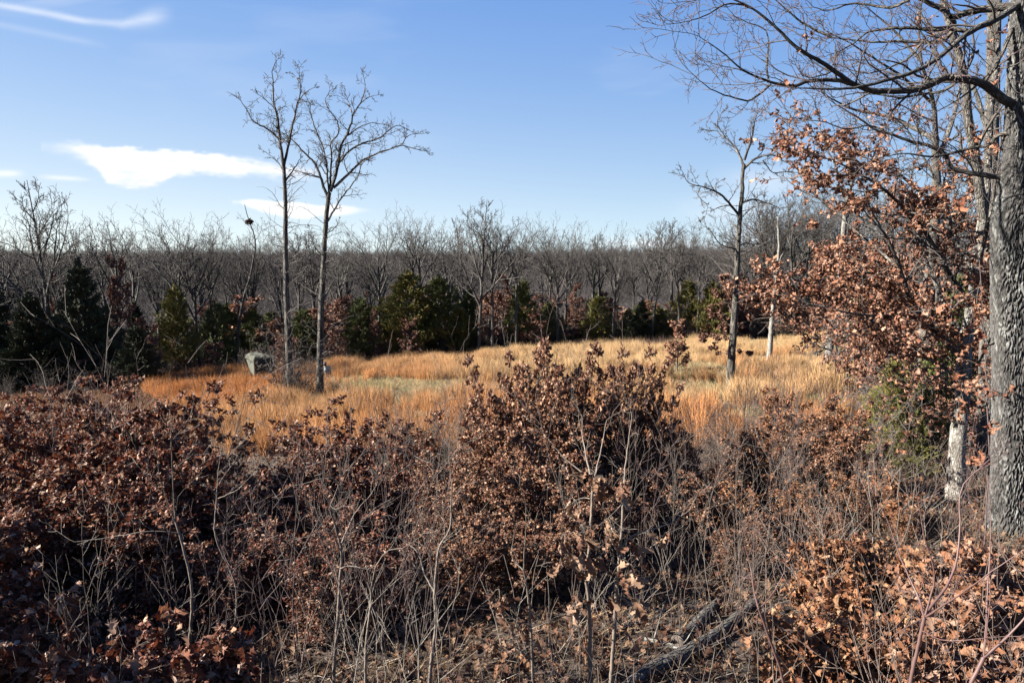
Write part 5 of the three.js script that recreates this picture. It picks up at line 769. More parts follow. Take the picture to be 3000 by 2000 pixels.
function standoff(px, topY, h) { let best = 3.4; for (let d = 3.4; d < 18; d += 0.05) { const g = Gp(px, d); if (at(px, topY, d).y - g.y >= h) best = d; else break; } return best; }   // how far off something h tall must stand to top out there
function shrub(k, px, topY, d, wide, label, group) {
  const g0 = Gp(px, d), h = Math.max(0.5, at(px, topY, d).y - g0.y), c = copyOf(SH[k], label, g0, group), sy = h / SH[k].H, sx = clamp(wide / SH[k].Wd, sy * 0.62, sy * 1.3); c.scale.set(sx, sy, sx); c.rotation.y = px * 0.37 + d; return c;
}
{
  const L = 'leafy shrub in the dark left mound', gL = 'shrubs of the left mound';
  shrub(0, 205, 1122, 9.4, 1.6, 'dark leafy oak shrub peaking at the left of the big mound, against the dark wood'); shrub(1, 345, 1092, 9.8, 1.2, 'slim leafy shoot rising highest out of the big left mound'); shrub(0, 470, 1122, 8.8, 1.5, 'rounded leafy shrub at the top right of the left mound, beside the orange grass'); shrub(1, 590, 1165, 8.4, 1.3, 'leafy shrub forming the right shoulder of the left mound, pale arched twig on top');
  for (const [px, y, d, w] of [[20, 1180, 10.5, 1.7], [110, 1195, 9.8, 1.6], [285, 1135, 9, 1.4], [405, 1130, 9.2, 1.4], [535, 1160, 9, 1.3], [340, 1200, 8.2, 1.4], [220, 1250, 8, 1.4], [450, 1240, 7.8, 1.3], [80, 1290, 8.2, 1.5], [-90, 1230, 9.4, 1.8], [-330, 1150, 9, 2.4], [-200, 1300, 7, 1.8], [-420, 1250, 6, 2.2], [-560, 1300, 4.8, 2.0], [560, 1290, 7.6, 1.2], [320, 1360, 7, 1.3], [170, 1400, 6.8, 1.3], [30, 1440, 6.6, 1.3], [420, 1420, 6.8, 1.1], [640, 1350, 7.6, 1.0], [-120, 1430, 5.8, 1.5], [-30, 1165, 12.5, 2.0], [60, 1170, 13, 1.9], [150, 1155, 12.2, 1.8], [255, 1140, 11.6, 1.6]]) shrub(d > 8.5 ? 1 : 0, px, y, d, w, L + (y < 1250 ? ', upper part ' : ', lower part ') + (px < 0 ? 'at or past the picture edge' : px < 150 ? 'near the left edge' : px < 300 ? 'below its first peak' : px < 430 ? 'below its highest shoot' : px < 550 ? 'below its rounded top' : 'below its right shoulder'), gL);  // shrubs wholly past the left edge are unseen, added to shade the lower left
  const Mm = 'leafy shrub in the low middle thicket', gM = 'shrubs of the low middle thicket';
  shrub(0, 965, 1180, 11, 1.5, 'rounded leafy shrub directly below the two field oaks'); shrub(0, 1230, 1205, 12, 1.2, 'leafy shrub standing in orange grass right of the field oaks'); shrub(1, 885, 1265, 9.6, 1.3, 'leafy shrub at the right foot of the orange grass gap');
  for (const [px, y, d, w] of [[1045, 1215, 10.6, 1.3], [930, 1290, 9.2, 1.2], [1010, 1310, 9, 1.2], [1130, 1370, 9, 1.0], [770, 1330, 8.8, 1.1], [860, 1390, 8.2, 1.1], [700, 1420, 8, 1.1], [960, 1430, 8, 1.0], [780, 1480, 7.2, 0.9], [880, 1520, 6.8, 0.9], [1040, 1500, 7, 0.9], [660, 1540, 6.6, 0.9], [960, 1600, 6.2, 0.8], [1120, 1560, 6.6, 0.8]]) shrub(0, px, y, d, w, Mm + (px < 800 ? ', under the orange grass gap' : px < 950 ? ', below the left field oak' : px < 1080 ? ', below the right field oak' : ', at its right end') + (y < 1420 ? '' : ', low front'), gM);
  const Cc = 'leafy shrub in the center thicket', gC = 'shrubs of the center thicket';
  shrub(2, 1480, 1048, 10.8, 1.3, 'leafy oak shrub at the left peak of the center thicket, before the pale grass'); shrub(2, 1640, 985, 11, 1.4, 'tallest leafy shrub of the center thicket, its top against the field edge'); shrub(3, 1730, 1028, 11.2, 1.2, 'leafy shrub right of the tallest one in the center thicket'); shrub(3, 1815, 1025, 11.2, 1.2, 'leafy shrub at the right peak of the center thicket'); shrub(2, 1900, 1125, 11.2, 1.0, 'narrow leafy shrub at the right end of the center thicket, beside the golden grass');
  for (const [px, y, d, w] of [[1560, 1095, 10.2, 1.3], [1660, 1110, 10, 1.3], [1440, 1160, 9.8, 1.2], [1770, 1150, 10.2, 1.1], [1870, 1230, 10.4, 0.9], [1540, 1210, 9.2, 1.3], [1640, 1240, 9, 1.2], [1410, 1290, 8.8, 1.1], [1500, 1330, 8.2, 1.2], [1610, 1360, 8, 1.1], [1370, 1410, 7.8, 1.0], [1460, 1470, 7.2, 1.0], [1300, 1410, 8, 1.0], [1550, 1510, 7, 1.0], [1640, 1470, 7.2, 0.9], [1720, 1390, 8, 0.9], [1290, 1310, 9, 0.9], [1360, 1540, 6.8, 0.8]]) shrub(px % 20 ? 3 : 2, px, y, d, w, Cc + (y < 1250 ? ', upper part ' : ', lower part ') + (px < 1400 ? 'at its left foot' : px < 1500 ? 'under its left peak' : px < 1600 ? 'left of its highest peak' : px < 1700 ? 'under its highest peak' : px < 1800 ? 'right of its highest peak' : 'under its right peak'), gC);
  const Rr = 'brown leafy right thicket shrub', gR = 'shrubs of the right thicket';
  shrub(4, 2290, 1130, 13, 1.2, 'leafy shrub with a tall shoot at the right edge of the golden grass'); shrub(4, 2385, 1180, 12.4, 1.1, 'tan leaved shrub below the leaning pale trunk'); shrub(4, 2490, 1165, 12.2, 1.2, 'tan leaved shrub left of the bright green cedar');
  for (const [px, y, d, w] of [[2440, 1250, 11, 1.1], [2160, 1245, 12, 1.0], [2240, 1270, 11.4, 1.0], [2340, 1280, 11, 1.1], [2560, 1300, 11, 1.1], [2080, 1330, 10.4, 0.9], [2470, 1380, 9.8, 0.9], [1990, 1240, 11.5, 0.8], [2330, 1400, 9.4, 0.8], [2150, 1400, 9.2, 0.8], [2560, 1420, 9.4, 0.8], [2040, 1440, 8.8, 0.9], [2220, 1480, 8.4, 0.9], [1960, 1360, 9.6, 0.9], [1860, 1440, 8.6, 0.8], [2420, 1480, 8.6, 0.9], [2120, 1520, 7.8, 0.8], [2650, 1480, 8.8, 0.9]]) shrub(px % 20 ? 4 : 5, px, y, d, w, Rr + ' ' + lowSpot(px) + (y > 1400 ? ', low front' : ''), gR);
}
{ // near shrubs whose leaves are told apart
  let k = 0; const near = (px, topY, d, wide, pal, size, n, label, o = {}) => {
    d = Math.min(d, standoff(px, topY, o.h ?? 0.75));
    const g0 = Gp(px, d), h = Math.max(0.35, at(px, topY, d).y - g0.y), s = leafyOak(970 + k++, h, { stems: o.stems ?? 4, thick: 0.008, rmin: 0.0025, limbs: o.limbs ?? 8, t0: o.t0 ?? 0.1, reach: Math.min(0.55, (wide / h) * 0.3), k1: 4, k2: 2, leafN: o.leafN ?? 1.3, size, pal, singles: n, droop: o.droop ?? 0.3, name: 'near_oak_shrub', cat: 'shrub', twig: M.twigRed, bark: M.bark, flare: Math.min(0.6, wide / h * 0.3) });
    const r = thing('oak_shrub', label, 'shrub', g0); for (const c of [...s.children]) r.add(c); r.rotation.y = px; 
  };
  near(2745, 1610, 8.0, 1.3, 'pink', 0.09, 160, 'low shrub with pinkish tan lobed leaves left of the furrowed trunk foot'); near(2905, 1560, 7.4, 1.2, 'pink', 0.09, 160, 'low leafy shrub in front of the furrowed trunk foot'); near(2860, 1690, 6.7, 1.2, 'pink', 0.09, 160, 'pinkish tan leafy shrub in the lower right, behind the forked red stem'); near(2960, 1700, 6.3, 1.1, 'pink', 0.09, 140, 'leafy shrub cut by the right edge of the picture'); near(2760, 1800, 6.2, 1.1, 'pink', 0.09, 140, 'low leafy shrub behind the forked red stem near the bottom'); near(2920, 1850, 5.6, 1.0, 'pink', 0.09, 140, 'lowest leafy shrub in the bottom right corner');
  near(2560, 1560, 9.0, 1.2, 'tan', 0.085, 140, 'tan leaved shrub beside the pale forked branch on the right slope'); near(2420, 1600, 8.6, 1.2, 'tan', 0.085, 160, 'orange tan leafy shrub right of the broken stump'); near(2490, 1720, 7.6, 1.1, 'tan', 0.085, 140, 'orange tan leafy shrub above the pale fallen branch'); near(2620, 1760, 7.2, 1.0, 'tan', 0.085, 120, 'low tan leafy shrub between the two lower right log ends'); near(2330, 1740, 7.6, 1.0, 'tan', 0.085, 100, 'sparse tan shrub right of the two dark fallen logs'); near(2640, 1400, 11.6, 1.6, 'tan', 0.085, 200, 'wide tan leafy shrub in the sun left of the white trunk');
  near(60, 1640, 5.2, 1.3, 'mound', 0.085, 140, 'dark large leaved shrub at the lower left edge', { droop: 0.5, h: 1.2 }); near(190, 1700, 4.9, 1.0, 'mound', 0.085, 110, 'large leaved shrub low at the left, second from the edge', { droop: 0.5, h: 1.2 }); near(400, 1720, 4.8, 0.9, 'mound', 0.085, 100, 'large curled leaves on a low shrub at the bottom left'); near(560, 1780, 4.7, 0.8, 'mound', 0.085, 80, 'curled leafy shoot at the bottom, right of the low left shrubs'); near(80, 1860, 4.1, 0.8, 'mound', 0.085, 90, 'large leaved shrub in the bottom left corner'); near(290, 1870, 4.2, 0.7, 'mound', 0.085, 80, 'low leafy shrub at the bottom edge, right of the corner'); near(640, 1850, 4.5, 0.6, 'mound', 0.085, 60, 'pale curled leafy shoot at the bottom edge left of the bare saplings'); 
}

// ---------------------------------------------------------------- bare saplings followed stem by stem
{
  const q3 = Q(1400, 1250, 0.478), qc = Q(800, 1150, 0.542), q4 = Q(2200, 1350, 0.4145), ql = Q(0, 1000, 0.638);
  const big = [], lv = () => [{ kids: 5, t0: 0.2, ang: 0.75, lr: 0.35, rr: 0.45, fall: 0.2, tip: 1 }, { seg: 5, wig: 0.35, trop: 0.15, kids: 3, t0: 0.25, ang: 0.7, lr: 0.5, rr: 0.6, sides: 4, tip: 1 }, { seg: 3, wig: 0.4, trop: 0.1, kids: 1, t0: 0.3, ang: 0.7, lr: 0.6, rr: 0.7, sides: 3 }, { seg: 2, wig: 0.4, trop: 0, kids: 0, sides: 3 }];
  const stemMat = new THREE.MeshStandardMaterial({ color: new THREE.Color().setRGB(0.27, 0.215, 0.17), roughness: 0.75, bumpMap: barkBump, bumpScale: 0.002 }), redMat = new THREE.MeshStandardMaterial({ color: new THREE.Color().setRGB(0.17, 0.085, 0.075), roughness: 0.6 });
  const sap = (label, d, trunk, r, limbs, o = {}) => heroTree('bare_sapling', label, { seed: 1000 + Math.round(d * 100) + trunk.length + limbs.length * 7, d, r, rmin: 0.0018, mat: o.mat ?? stemMat, branchMat: o.mat ?? stemMat, twig: o.mat ?? M.twigPale, cat: 'sapling', maxLen: 0.9, kids: o.kids ?? 2.6, lv: lv(), deep: 0.5, trunk, limbs });
  const A = sap('straight pale sapling with clusters of big tan leaves, left one of the twins', 5.3, q3([692, 1620], [688, 1500], [680, 1050], [660, 900], [680, 780], [695, 560], [705, 370]), [0.021, 0.011], [{ p: q3([705, 365], [685, 280], [655, 130], [640, 30], [640, -60]), r: [0.011, 0.003] }, { p: q3([705, 360], [735, 230], [765, 90], [790, -40]), r: [0.009, 0.003] }, { p: q3([672, 960], [600, 850], [520, 800], [440, 760]), r: [0.009, 0.003] }, { p: q3([690, 440], [650, 435], [600, 450]), r: [0.005, 0.002] }, { p: q3([640, 280], [540, 200], [430, 70], [370, 0]), r: [0.007, 0.002] }]);
  const B = sap('pale sapling with a low crooked branch, right one of the leafy twins', 5.1, q3([800, 1620], [820, 1500], [845, 1100], [868, 800], [885, 600], [890, 480]), [0.019, 0.01], [{ p: q3([890, 480], [898, 350], [905, 240], [935, 20], [945, -80]), r: [0.01, 0.003] }, { p: q3([848, 1030], [890, 1050], [960, 1100], [1050, 1115], [1150, 1122]), r: [0.009, 0.003] }, { p: q3([868, 760], [930, 680], [1010, 640], [1100, 618], [1200, 580], [1300, 508]), r: [0.009, 0.003] }, { p: q3([840, 1170], [890, 1220], [960, 1200], [1100, 1160], [1180, 1130]), r: [0.007, 0.002] }, { p: q3([868, 800], [800, 650], [770, 600]), r: [0.006, 0.002] }, { p: q3([890, 470], [800, 560], [700, 640]), r: [0.006, 0.002] }]);
  // clusters of big tan leaves on the twin saplings: each leaf its own
  const R = rng(1100), mats = [[0.27, 0.145, 0.085], [0.20, 0.09, 0.05], [0.40, 0.25, 0.16], [0.13, 0.05, 0.026], [0.31, 0.19, 0.12]].map((c) => { const m = M.leaf.clone(); m.color.setRGB(...c); return m; });
  const clump = (host, d, list) => { const tw = new Mesher(); for (const [x, y, n, s] of list) for (let k = 0; k < n; k++) { const [p] = q3([x + (R() - 0.5) * 95 * s, y + (R() - 0.5) * 90 * s]), w = at(p[0], p[1], d + (R() - 0.5) * 0.25), hq = q3([x, y - 40 * s])[0], hub = at(hq[0], hq[1], d); tw.tube([hub, hub.clone().lerp(w, 0.6).add(V(0, 0.015, 0)), w], [0.003, 0.002, 0.0015], 3); const o = shade(new THREE.Mesh(LEAF[Math.floor(R() * 4)], mats[Math.floor(R() * 5)])); o.name = 'leaf'; leafMatrix(w, V(0, -1, 0), 0.1, R, 1.0).decompose(o.position, o.quaternion, o.scale); o.position.sub(host.t.position); host.t.add(o); } const m = part(host.t, 'leaf_twigs', tw.geo(), stemMat, 'stuff'); m.position.sub(host.t.position); };
  clump(A, 5.2, [[590, 470, 6, 0.7], [760, 330, 9, 0.9], [780, 380, 7, 0.9], [640, 640, 14, 1.1], [530, 690, 8, 0.9], [580, 760, 8, 1], [640, 790, 8, 1], [510, 830, 5, 0.7], [720, 850, 9, 1], [760, 830, 6, 0.9], [610, 1040, 6, 0.8], [600, 1100, 4, 0.7], [690, 290, 5, 0.8], [550, 250, 4, 0.7]]);
  clump(B, 5.0, [[800, 590, 5, 0.7], [830, 660, 7, 0.9], [880, 390, 6, 0.8], [920, 880, 13, 1.1], [950, 930, 6, 0.9], [980, 1080, 4, 0.6], [1040, 650, 3, 0.4], [1160, 660, 2, 0.3], [970, 700, 3, 0.5], [830, 1030, 3, 0.5], [900, 340, 4, 0.6]]);
  const Cx = sap('pale sapling with a drooping leaf tuft, left of the twin saplings', 5.25, q3([340, 1620], [335, 1450], [318, 1150], [300, 980], [280, 880]), [0.016, 0.008], [{ p: q3([280, 880], [290, 700], [295, 560], [292, 450]), r: [0.007, 0.002] }, { p: q3([330, 1100], [345, 900], [372, 790]), r: [0.007, 0.002] }, { p: q3([280, 880], [210, 800], [225, 640]), r: [0.006, 0.002] }, { p: q3([318, 1220], [220, 1180], [150, 1120]), r: [0.006, 0.002] }, { p: q3([335, 1430], [260, 1370], [200, 1320]), r: [0.005, 0.002] }]);
  clump(Cx, 5.2, [[130, 1030, 8, 0.9], [110, 1110, 5, 0.7], [175, 1040, 4, 0.6], [255, 1220, 6, 0.8], [125, 1310, 5, 0.9], [210, 1350, 3, 0.5]]);
  sap('forked bare sapling in the bottom center left, two stems meeting in a narrow V', 5.1, qc([838, 1620], [850, 1500], [880, 1250], [872, 1090]), [0.018, 0.012], [{ p: qc([872, 1090], [885, 930], [905, 820], [955, 740], [962, 600], [965, 490]), r: [0.012, 0.003] }, { p: qc([872, 1080], [820, 980], [780, 860], [720, 815], [685, 785]), r: [0.009, 0.003] }, { p: qc([905, 820], [960, 780], [1010, 745]), r: [0.005, 0.002] }, { p: qc([870, 1180], [830, 1172], [795, 1190]), r: [0.005, 0.002] }, { p: qc([890, 900], [880, 830], [840, 700]), r: [0.005, 0.002] }]);
  sap('bare sapling with an arching pale top in the bottom left center', 5.3, qc([320, 1620], [330, 1480], [350, 1200], [362, 1000], [370, 900], [366, 820]), [0.017, 0.01], [{ p: qc([366, 820], [400, 740], [450, 640], [520, 560], [560, 500]), r: [0.008, 0.002] }, { p: qc([366, 830], [330, 700], [308, 620], [340, 540], [350, 490], [310, 462], [230, 470]), r: [0.009, 0.003] }, { p: qc([362, 950], [410, 935], [470, 945]), r: [0.005, 0.002] }, { p: qc([366, 860], [300, 740], [190, 780], [70, 800]), r: [0.006, 0.002] }]);
  sap('thin crooked sapling beside the forked one, bending right near its top', 4.9, qc([500, 1620], [500, 1400], [520, 1200], [530, 1080], [510, 1020]), [0.013, 0.008], [{ p: qc([510, 1020], [450, 960], [420, 900]), r: [0.006, 0.002] }, { p: qc([530, 1060], [560, 930], [630, 850], [700, 840]), r: [0.006, 0.002] }]);
  sap('reddish sapling forking into several long stems in the lower right', 4.1, q4([1115, 1640], [1130, 1568], [1180, 1330], [1228, 1110]), [0.014, 0.011], [{ p: q4([1230, 1110], [1180, 950], [1060, 680], [960, 400], [900, 300]), r: [0.008, 0.003] }, { p: q4([1235, 1090], [1300, 820], [1225, 520], [1180, 250], [1150, 20]), r: [0.007, 0.002] }, { p: q4([1235, 1085], [1430, 800], [1480, 500], [1495, 190], [1690, -10]), r: [0.009, 0.003] }, { p: q4([1240, 1100], [1460, 960], [1690, 790], [1930, 630]), r: [0.007, 0.002] }, { p: q4([1435, 800], [1600, 805], [1880, 790]), r: [0.004, 0.002] }, { p: q4([1210, 1200], [1400, 1270], [1800, 1240]), r: [0.004, 0.002] }, { p: q4([1220, 1110], [1090, 1180], [980, 1260]), r: [0.005, 0.002] }], { mat: redMat, kids: 0.9 });
  sap('brown sapling rising from the bottom right corner with an upright shoot', 3.7, q4([1520, 1660], [1560, 1568], [1600, 1490], [1648, 1392]), [0.013, 0.011], [{ p: q4([1650, 1390], [1740, 1310], [1850, 1210], [1990, 1040]), r: [0.009, 0.005] }, { p: q4([1648, 1395], [1668, 1100], [1682, 800], [1700, 400], [1678, 100]), r: [0.006, 0.002] }, { p: q4([1650, 1400], [1690, 1000], [1695, 650]), r: [0.004, 0.002] }, { p: q4([1655, 1450], [1800, 1500], [1950, 1520]), r: [0.004, 0.002] }], { mat: redMat, kids: 0.8 });
  sap('dark reddish sapling slanting up left of the lower right shrubs', 4.3, q4([250, 1640], [230, 1568], [130, 1250], [55, 1040]), [0.011, 0.008], [{ p: q4([55, 1040], [20, 900], [0, 760], [-40, 600]), r: [0.007, 0.002] }, { p: q4([75, 1030], [160, 930], [240, 780]), r: [0.004, 0.002] }], { mat: redMat, kids: 1 });
  sap('tall thin grey sapling in the left foreground, standing free of leaves', 5.3, ql([858, 1640], [862, 1500], [878, 1130], [838, 940], [803, 820]), [0.014, 0.009], [{ p: ql([803, 820], [790, 600], [785, 480], [786, 370]), r: [0.007, 0.002] }, { p: ql([803, 830], [760, 720], [728, 600], [725, 540]), r: [0.005, 0.002] }, { p: ql([870, 1190], [890, 1260], [860, 1330]), r: [0.006, 0.002] }, { p: ql([820, 880], [700, 870], [500, 900], [340, 920]), r: [0.005, 0.002] }]);
  sap('grey sapling with a forked tip, right of the tall thin one in the left foreground', 6.2, ql([1045, 1500], [1060, 1420], [1082, 1130], [1000, 930], [982, 860]), [0.013, 0.008], [{ p: ql([982, 860], [995, 700], [1000, 600], [1020, 460]), r: [0.007, 0.002] }, { p: ql([1000, 660], [1040, 600], [1070, 560]), r: [0.004, 0.002] }, { p: ql([985, 860], [1060, 850], [1160, 825]), r: [0.005, 0.002] }, { p: ql([1000, 720], [1090, 680], [1130, 640]), r: [0.004, 0.002] }]);
  // arching briars before the orange grass
  const br = (label, d, pts) => { const g = thing('briar', label, 'briar', V(0, 0, 0)), m = new Mesher(), p = smooth(pts.map(([x, y]) => at(x, y, d)), 26, 0.012, R); m.tube(p, taper(26, 0.008, 0.002), 4); for (let k = 4; k < 24; k += 3) { m.tube([p[k], p[k].clone().add(V((R() - 0.5) * 0.3, 0.2 * R(), (R() - 0.5) * 0.2))], [0.004, 0.0015], 3); } part(g, 'cane', m.geo(), M.twigRed); const b = p[0].clone(); rooted(g, b); };
  br('dark briar cane arching left over the orange grass below the mown patch', 12.5, [[1160, 1560], [1158, 1400], [1155, 1280], [1130, 1210], [1080, 1175], [1010, 1160]]); br('dark briar cane arching right beside the center thicket', 12.2, [[1185, 1560], [1200, 1380], [1230, 1250], [1290, 1180], [1380, 1170], [1450, 1200]]); br('thin briar cane standing left of the center thicket', 12, [[1290, 1540], [1270, 1380], [1280, 1250], [1330, 1150], [1380, 1120]]); br('briar cane slanting over the grass right of the center thicket', 13, [[2010, 1480], [1990, 1340], [1960, 1240], [1900, 1170], [1860, 1150]]);
}
{ // more bare saplings of the thicket, copies of six
  const R = rng(1200), protos = [0, 1, 2, 3, 4, 5].map((k) => { const m = new Mesher(), r = rng(1210 + k), P = { rmin: 0.0022, leafFrom: 9, out: () => m, lv: [{}, { seg: 9, wig: 0.22, trop: 0.25, kids: 7, t0: 0.25, ang: 0.6, lr: 0.36, rr: 0.5, sides: 5, tip: 1, end: 0.25 }, { seg: 4, wig: 0.4, trop: 0.2, kids: 3, t0: 0.25, ang: 0.7, lr: 0.5, rr: 0.6, sides: 3 }, { seg: 3, wig: 0.4, trop: 0.1, kids: 0, sides: 3 }] }; for (let j = 0; j < (k % 3) + 1; j++) grow(V((r() - 0.5) * 0.15, -0.1, (r() - 0.5) * 0.15), turned(V(0, 1, 0), 0.05 + 0.22 * r(), r() * 6.28), 1.5 + 0.7 * r(), 0.005, 1, P, r, null); const g = new THREE.Group(); part(g, 'stems', m.geo(), k % 2 ? M.twigPale : M.twigRed, 'stuff'); g.userData = { base: 'bare_sapling', category: 'sapling' }; return g; });
  const zone = (n, x0, x1, d0, d1, s0, s1, label, group) => { for (let k = 0; k < n; k++) { const px = lerp(x0, x1, R()), c = copyOf(protos[Math.floor(R() * 6)], label + ' ' + lowSpot(px), Gp(px, lerp(d0, d1, R())), group), s = lerp(s0, s1, R()); c.scale.set(s, s * (0.85 + 0.4 * R()), s); c.rotation.y = R() * 6.28; } };
  zone(24, 450, 1350, 5, 8.5, 0.5, 0.95, 'thin bare sapling', 'bare saplings left of the center thicket'); zone(34, 1680, 2350, 6, 13, 0.6, 1.0, 'thin bare thicket sapling', 'bare saplings below the golden grass'); zone(14, 250, 700, 8, 10, 0.9, 1.3, 'tall bare shoot out of the leaves', 'bare shoots in the left mound'); zone(14, 1300, 1950, 10, 11.5, 1.0, 1.35, 'tall bare shoot over the leaves', 'bare shoots in the center thicket'); zone(22, 2250, 2850, 7, 12, 0.5, 0.9, 'thin reddish bare sapling', 'bare saplings on the right slope'); zone(14, 150, 1300, 4.4, 6, 0.4, 0.7, 'short bare sapling', 'bare saplings near the bottom left'); zone(10, 1200, 2300, 5.2, 8, 0.35, 0.65, 'short leafless stem', 'bare saplings near the bottom middle'); zone(16, 2180, 2540, 16, 24, 0.6, 0.9, 'dark twiggy sapling at the grass border', 'saplings at the right border of the grass');
  // fine brush and dead stalks beyond counting
  const m = new Mesher(), r = rng(1230), P = { rmin: 0.0016, leafFrom: 9, out: () => m, lv: [{}, { seg: 4, wig: 0.5, trop: 0.1, kids: 3, t0: 0.2, ang: 0.7, lr: 0.5, rr: 0.7, sides: 3 }, { seg: 2, wig: 0.5, trop: 0.1, kids: 0, sides: 3 }] }; for (let j = 0; j < 9; j++) grow(V((r() - 0.5) * 0.5, -0.03, (r() - 0.5) * 0.5), turned(V(0, 1, 0), 0.2 + 0.8 * r(), r() * 6.28), 0.35 + 0.6 * r(), 0.004, 1, P, r, null);
  const n = 300, im = shade(new THREE.InstancedMesh(m.geo(), new THREE.MeshStandardMaterial({ color: 0xffffff, roughness: 0.85 }), n)); im.name = 'brush_twigs'; im.userData = { kind: 'stuff', label: 'tangle of thin dead twigs and stalks over the foreground slope', category: 'brush' };
  for (let i = 0; i < n; i++) { const px = -150 + 3250 * R(), d = 4 + 13 * Math.pow(R(), 0.8), p = Gp(px, d), s = 0.6 + 0.8 * R(), k = 0.6 + 0.8 * R(); im.setMatrixAt(i, mat4.clone().compose(p, quat.setFromEuler(euler.set((R() - 0.5) * 0.5, R() * 6.28, (R() - 0.5) * 0.5)), scl.set(s, s, s))); im.setColorAt(i, R() < 0.3 ? col.setRGB(0.30 * k, 0.26 * k, 0.22 * k) : col.setRGB(0.17 * k, 0.12 * k, 0.10 * k)); } scene.add(im);
}

